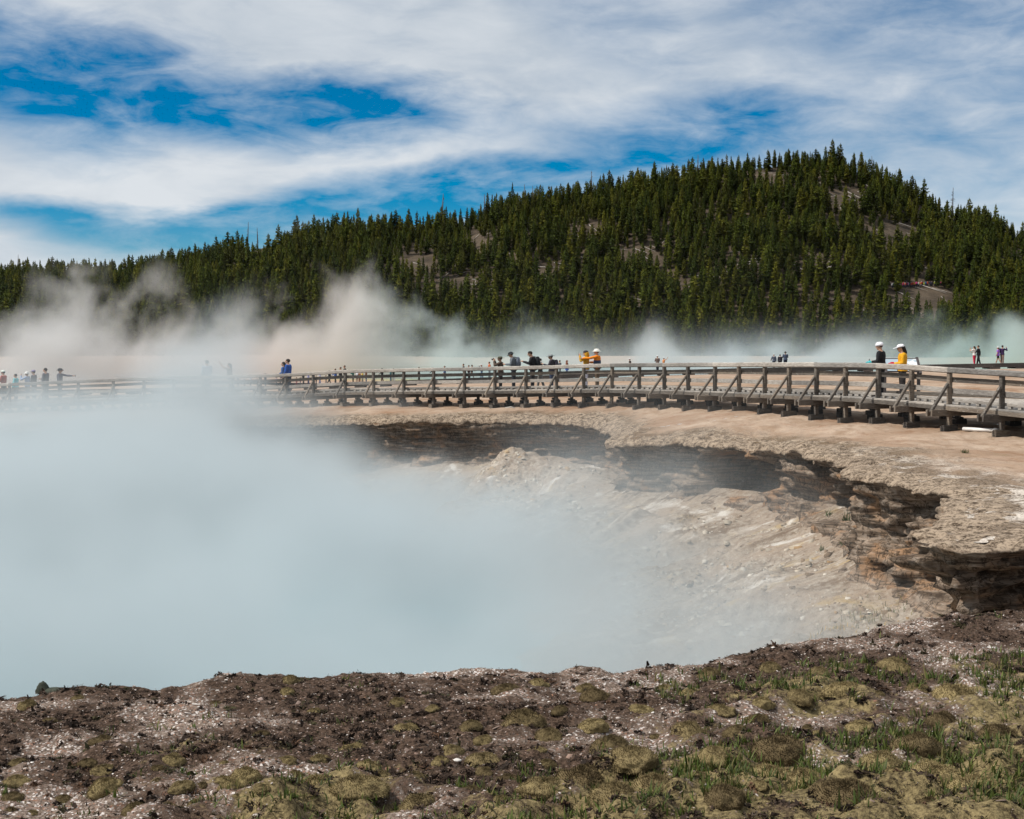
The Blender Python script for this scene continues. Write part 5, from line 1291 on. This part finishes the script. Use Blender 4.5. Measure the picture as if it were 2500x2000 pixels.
    for i, (p_, top, base, bushy, lab) in enumerate(((607, 542, 610, 0, 'bare dead trunk above the left shoulder, tallest of the left forest'), (632, 556, 605, 0, 'thin short dead spike right of the left shoulder trunk'), (1078, 474, 545, 1, 'tall dead pine with stubby branches standing alone on the mid ridge'), (1182, 474, 540, 0, 'thin leaning dead trunk where the ridge steepens'),
            (1283, 450, 520, 0, 'left of two close bare dead spikes on the rising ridge'), (1303, 454, 520, 0, 'right of two close bare dead spikes on the rising ridge'), (1445, 417, 505, 1, 'dead pine with short branches halfway up the skyline'), (1701, 378, 455, 0, 'left dead spike among live pines near the hilltop'), (1733, 386, 455, 0, 'right dead spike among live pines near the hilltop'),
            (2126, 381, 440, 1, 'dead snag on the right shoulder just past the summit'), (2180, 415, 460, 0, 'lower dead snag farther down the right shoulder'), (2320, 458, 520, 1, 'dead snag low on the right hand skyline'), (46, 622, 668, 0, 'dead spike on the flat treeline at far left'))):
        D = float(ridge_d(p_)) - 3; X = (p_ - 1250) / FPX * D; zz = float(hill_z(X, D)); H = at(p_, top, D).z - zz
        lean = random.uniform(-.06, .06) * H; mb = MB(); mb.tube([(0, 0, -.3), (lean * .4, 0, H * .5), (lean, 0, H)], (.42, .3, .1) if p_ == 1078 else (.27, .2, .07), 6)
        e = empty('dead_tree', (X, D, zz)); tag(e, lab, 'dead tree'); mb.build('trunk', dead, e, True); mb = MB()
        for q in range(26 if bushy else 9):
            f = .35 + .6 * random.random(); a = random.uniform(0, 6.28); L = (.9 if bushy else .55) * (1.1 - f) * H * .16 + .15
            mb.tube([(lean * f, 0, f * H), (lean * f + math.cos(a) * L, math.sin(a) * L, f * H - .15 * L)], [.08, .03], 4)
        mb.build('branches', dead, e)
build_forest()

def build_crowd():
    """the overlook far up the slope: a packed row of visitors only a few pixels tall"""
    vs = MB(); cols = []
    pal = [(.02, .02, .03), (.03, .03, .05), (.35, .05, .03), (.03, .12, .25), (.4, .4, .42), (.5, .04, .2), (.3, .35, .05), (.04, .1, .1), (.45, .2, .05)]
    for i in range(52):
        px = 2176 + 132 * (i / 51) + random.uniform(-1.5, 1.5); row = 704 - (px - 2176) * .045
        yy = np.linspace(402, 520, 200); xx = (px - 1250) / FPX * yy; rr = row_of(xx, yy, hill_z(xx, yy)); j = int(np.argmin(np.abs(rr - row))); p = Vector((xx[j], yy[j] + random.uniform(-.5, .8), float(hill_z(xx[j], yy[j]))))
        h = random.uniform(1.5, 1.8); k0 = len(vs.v); c = random.choice(pal); t_ = random.choice(pal[:2])
        vs.cap(p + Vector((-.09, 0, .1)), .08, p + Vector((-.08, 0, h * .5)), .10); vs.cap(p + Vector((.09, 0, .1)), .08, p + Vector((.08, 0, h * .5)), .10); k1 = len(vs.v)
        vs.cap(p + Vector((0, 0, h * .52)), .17, p + Vector((0, 0, h * .8)), .2); vs.cap(p + Vector((-.24, 0, h * .78)), .06, p + Vector((-.25, .08, h * .5)), .05); vs.cap(p + Vector((.24, 0, h * .78)), .06, p + Vector((.22, .15, h * .55)), .05); k2 = len(vs.v)
        vs.ell(p + Vector((0, 0, h * .93)), .1, .11, .13); k3 = len(vs.v)
        cols += [t_] * (k1 - k0) + [c] * (k2 - k1) + [random.choice([(.04, .03, .025), (.3, .2, .15), (.5, .5, .5)])] * (k3 - k2)
    me = vs.mesh('tourist_crowd', True); a = me.attributes.new('tint', 'FLOAT_COLOR', 'POINT'); a.data.foreach_set('color', np.concatenate([np.array(cols), np.ones((len(cols), 1))], 1).astype(np.float32).ravel())
    o = link('tourist_crowd', me, tint_material('crowd', (.05, .05, .05))); tag(o, 'packed row of tiny visitors on the overlook cut into the right slope', 'crowd', kind='stuff')
build_crowd()

# ------------------------------------------------------------------ steam: real volumes filled by a geometry-node field
def steam_mat(name, col, dens, aniso=.15, ramp=None):
    m = bpy.data.materials.new(name); m.use_nodes = True; t = m.node_tree; t.nodes.clear()
    o = t.nodes.new('ShaderNodeOutputMaterial'); v = t.nodes.new('ShaderNodeVolumePrincipled'); t.links.new(v.outputs[0], o.inputs['Volume'])
    v.inputs['Color'].default_value = (*col, 1); v.inputs['Density'].default_value = dens; v.inputs['Anisotropy'].default_value = aniso
    if ramp:                                       # light reflected off the coloured springs, painted into the steam colour left to right
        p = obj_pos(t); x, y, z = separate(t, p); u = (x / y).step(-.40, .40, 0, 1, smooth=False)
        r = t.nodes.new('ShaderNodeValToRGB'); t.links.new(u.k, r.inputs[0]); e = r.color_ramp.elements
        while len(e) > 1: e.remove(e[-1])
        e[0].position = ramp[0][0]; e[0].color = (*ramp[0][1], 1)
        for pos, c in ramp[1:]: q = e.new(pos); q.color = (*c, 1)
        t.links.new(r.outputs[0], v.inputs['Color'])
    return m
def steam_volume(name, lab, lo, hi, res, mat, field):
    me = bpy.data.meshes.new(name); o = link(name, me); tag(o, lab, 'steam', kind='stuff')
    t = bpy.data.node_groups.new(name, 'GeometryNodeTree'); t.interface.new_socket('Geometry', in_out='OUTPUT', socket_type='NodeSocketGeometry')
    out = t.nodes.new('NodeGroupOutput'); vc = t.nodes.new('GeometryNodeVolumeCube'); ps = t.nodes.new('GeometryNodeInputPosition'); sm = t.nodes.new('GeometryNodeSetMaterial')
    vc.inputs['Min'].default_value = lo; vc.inputs['Max'].default_value = hi
    for k, r in zip(('Resolution X', 'Resolution Y', 'Resolution Z'), res): vc.inputs[k].default_value = r
    d = field(t, V(t, ps.outputs[0])); t.links.new(d.k, vc.inputs['Density'])
    sm.inputs['Material'].default_value = mat; t.links.new(vc.outputs[0], sm.inputs['Geometry']); t.links.new(sm.outputs[0], out.inputs[0])
    md = o.modifiers.new('field', 'NODES'); md.node_group = t; me.materials.append(mat)
    return o
def fcurve(t, v, pts, ymax):
    """piecewise curve of a value (pts in 0..1 for x, real units for y)"""
    n = t.nodes.new('ShaderNodeFloatCurve'); t.links.new(v.k, n.inputs['Value']); c = n.mapping.curves[0]
    c.points[0].location = (pts[0][0], pts[0][1] / ymax); c.points[1].location = (pts[-1][0], pts[-1][1] / ymax)
    for x, y in pts[1:-1]: c.points.new(x, y / ymax)
    n.mapping.update(); return V(t, n.outputs[0]) * ymax
def gmap(t, p, loc=(0, 0, 0), scale=(1, 1, 1)):
    va = t.nodes.new('ShaderNodeVectorMath'); va.operation = 'MULTIPLY_ADD'; t.links.new(p.k, va.inputs[0]); va.inputs[1].default_value = scale; va.inputs[2].default_value = loc
    return V(t, va.outputs[0])
def warped(t, p, scale, amp, seed):
    n = noise(t, gmap(t, p, seed), scale, 3, .5, out=1); va = t.nodes.new('ShaderNodeVectorMath'); va.operation = 'MULTIPLY_ADD'
    t.links.new(n.k, va.inputs[0]); va.inputs[1].default_value = (amp, amp, amp); t.links.new(p.k, va.inputs[2]); return V(t, va.outputs[0])

def crater_field(t, p):
    x, y, z = separate(t, p); h = (z - WATER_Z).max(0.0)
    q = warped(t, p, .16, 5.5, (4, 2, 9)); q = warped(t, q, .5, 1.5, (2, 8, 3))
    n = noise(t, gmap(t, q, scale=(1, .8, 1.1)), .17, 6, .6)
    # how high the steam stands: low over the right shore, tall towards the back left
    left = x.step(1.0, -13.0, .0, 1.0); bk = y.step(30.0, 62.0)
    hs = 1.5 + y.step(52.0, 32.0) * .75 + left * (1.1 + bk * 1.1) + (n - .5) * 5.0
    col = ((((x + 15.4 - (z + 1.0) * .5) / 3.0).pow(2.0) + ((y - 64.5) / 6.0).pow(2.0)) * -1.0).exp()        # the plume that hides the rail
    hs = hs + col * 3.3
    lay = ((h / hs.max(.35)).pow(3.0) * -1.0).exp()
    cut = (x + (y - 35.0) * .14 + (n - .5) * 10.0).step(7.6, .6); near = y.step(16.5, 22.0)
    nf = noise(t, gmap(t, q, (5, 3, 1), (1.1, .9, 1.25)), .5, 5, .6)
    m = n * .55 + nf * .45
    d = lay * cut * near * ((m - .37) * 5.2).max(.12).min(1.9)
    drift = ((((x - 4.2) / 3.6).pow(2.0) + ((y - 43.0) / 9.5).pow(2.0) + ((z + 2.4) / 1.8).pow(2.0)) * -1.0).exp()      # thin wisps against the right hand wall
    return ((d - .02).max(0.0) + drift * ((m - .44) * 3.0).max(0.0) * .85) * 10.0 + .002
STEAM_C = steam_mat('crater_steam', (.675, .735, .765), .050)
steam_volume('crater_steam', 'thick pale blue steam filling the crater', (-41, 16, WATER_Z + .02), (12, 75, 6.0), (140, 146, 52), STEAM_C, crater_field)

FS_PTS = [(u_, h_ * 1.0) for u_, h_ in [(0.0, 17), (.05, 17), (.104, 15.5), (.14, 15), (.165, 12.5), (.212, 12.5), (.266, 12.8), (.302, 14), (.338, 18), (.357, 15.5), (.392, 12.3), (.43, 11.8), (.464, 10.4), (.52, 8), (.554, 5.5), (.61, 6.3), (.66, 5.4), (.77, 5.8), (.842, 6.5), (.89, 7.8), (.925, 8.3), (.95, 6.2), (1.0, 5)]]
def far_field(t, p):
    x, y, z = separate(t, p); u = (x / y).step(-.40, .40, 0, 1, smooth=False); h = (z + 2.0).max(0.0)
    hm = fcurve(t, u, FS_PTS, 30.0)
    q = warped(t, p, .06, 13.0, (1, 7, 3)); q = warped(t, q, .2, 4.5, (8, 1, 2)); q = warped(t, q, .55, 2.0, (3, 5, 2))
    qx, qy, qz = separate(t, q); n = noise(t, combine(t, qx * 1.05 - qz * .5, qy * .32, qz * .75 + qx * .22), .095, 7, .64)
    f = h / hm
    thr = f.step(0.0, 1.4, .36, .63, smooth=False)                       # thinner and more broken the higher it drifts
    d = ((n - thr) * 9.5).max(0.0).min(2.0) * f.step(1.6, 1.0) + ((h / (n * 5.0 + 2.6)).pow(3.0) * -1.0).exp() * 1.1 * (n + .1)
    d = d * y.step(168.0, 172.0) * y.step(191.0, 186.0)
    return d.max(0.0) * 10.0 + .002
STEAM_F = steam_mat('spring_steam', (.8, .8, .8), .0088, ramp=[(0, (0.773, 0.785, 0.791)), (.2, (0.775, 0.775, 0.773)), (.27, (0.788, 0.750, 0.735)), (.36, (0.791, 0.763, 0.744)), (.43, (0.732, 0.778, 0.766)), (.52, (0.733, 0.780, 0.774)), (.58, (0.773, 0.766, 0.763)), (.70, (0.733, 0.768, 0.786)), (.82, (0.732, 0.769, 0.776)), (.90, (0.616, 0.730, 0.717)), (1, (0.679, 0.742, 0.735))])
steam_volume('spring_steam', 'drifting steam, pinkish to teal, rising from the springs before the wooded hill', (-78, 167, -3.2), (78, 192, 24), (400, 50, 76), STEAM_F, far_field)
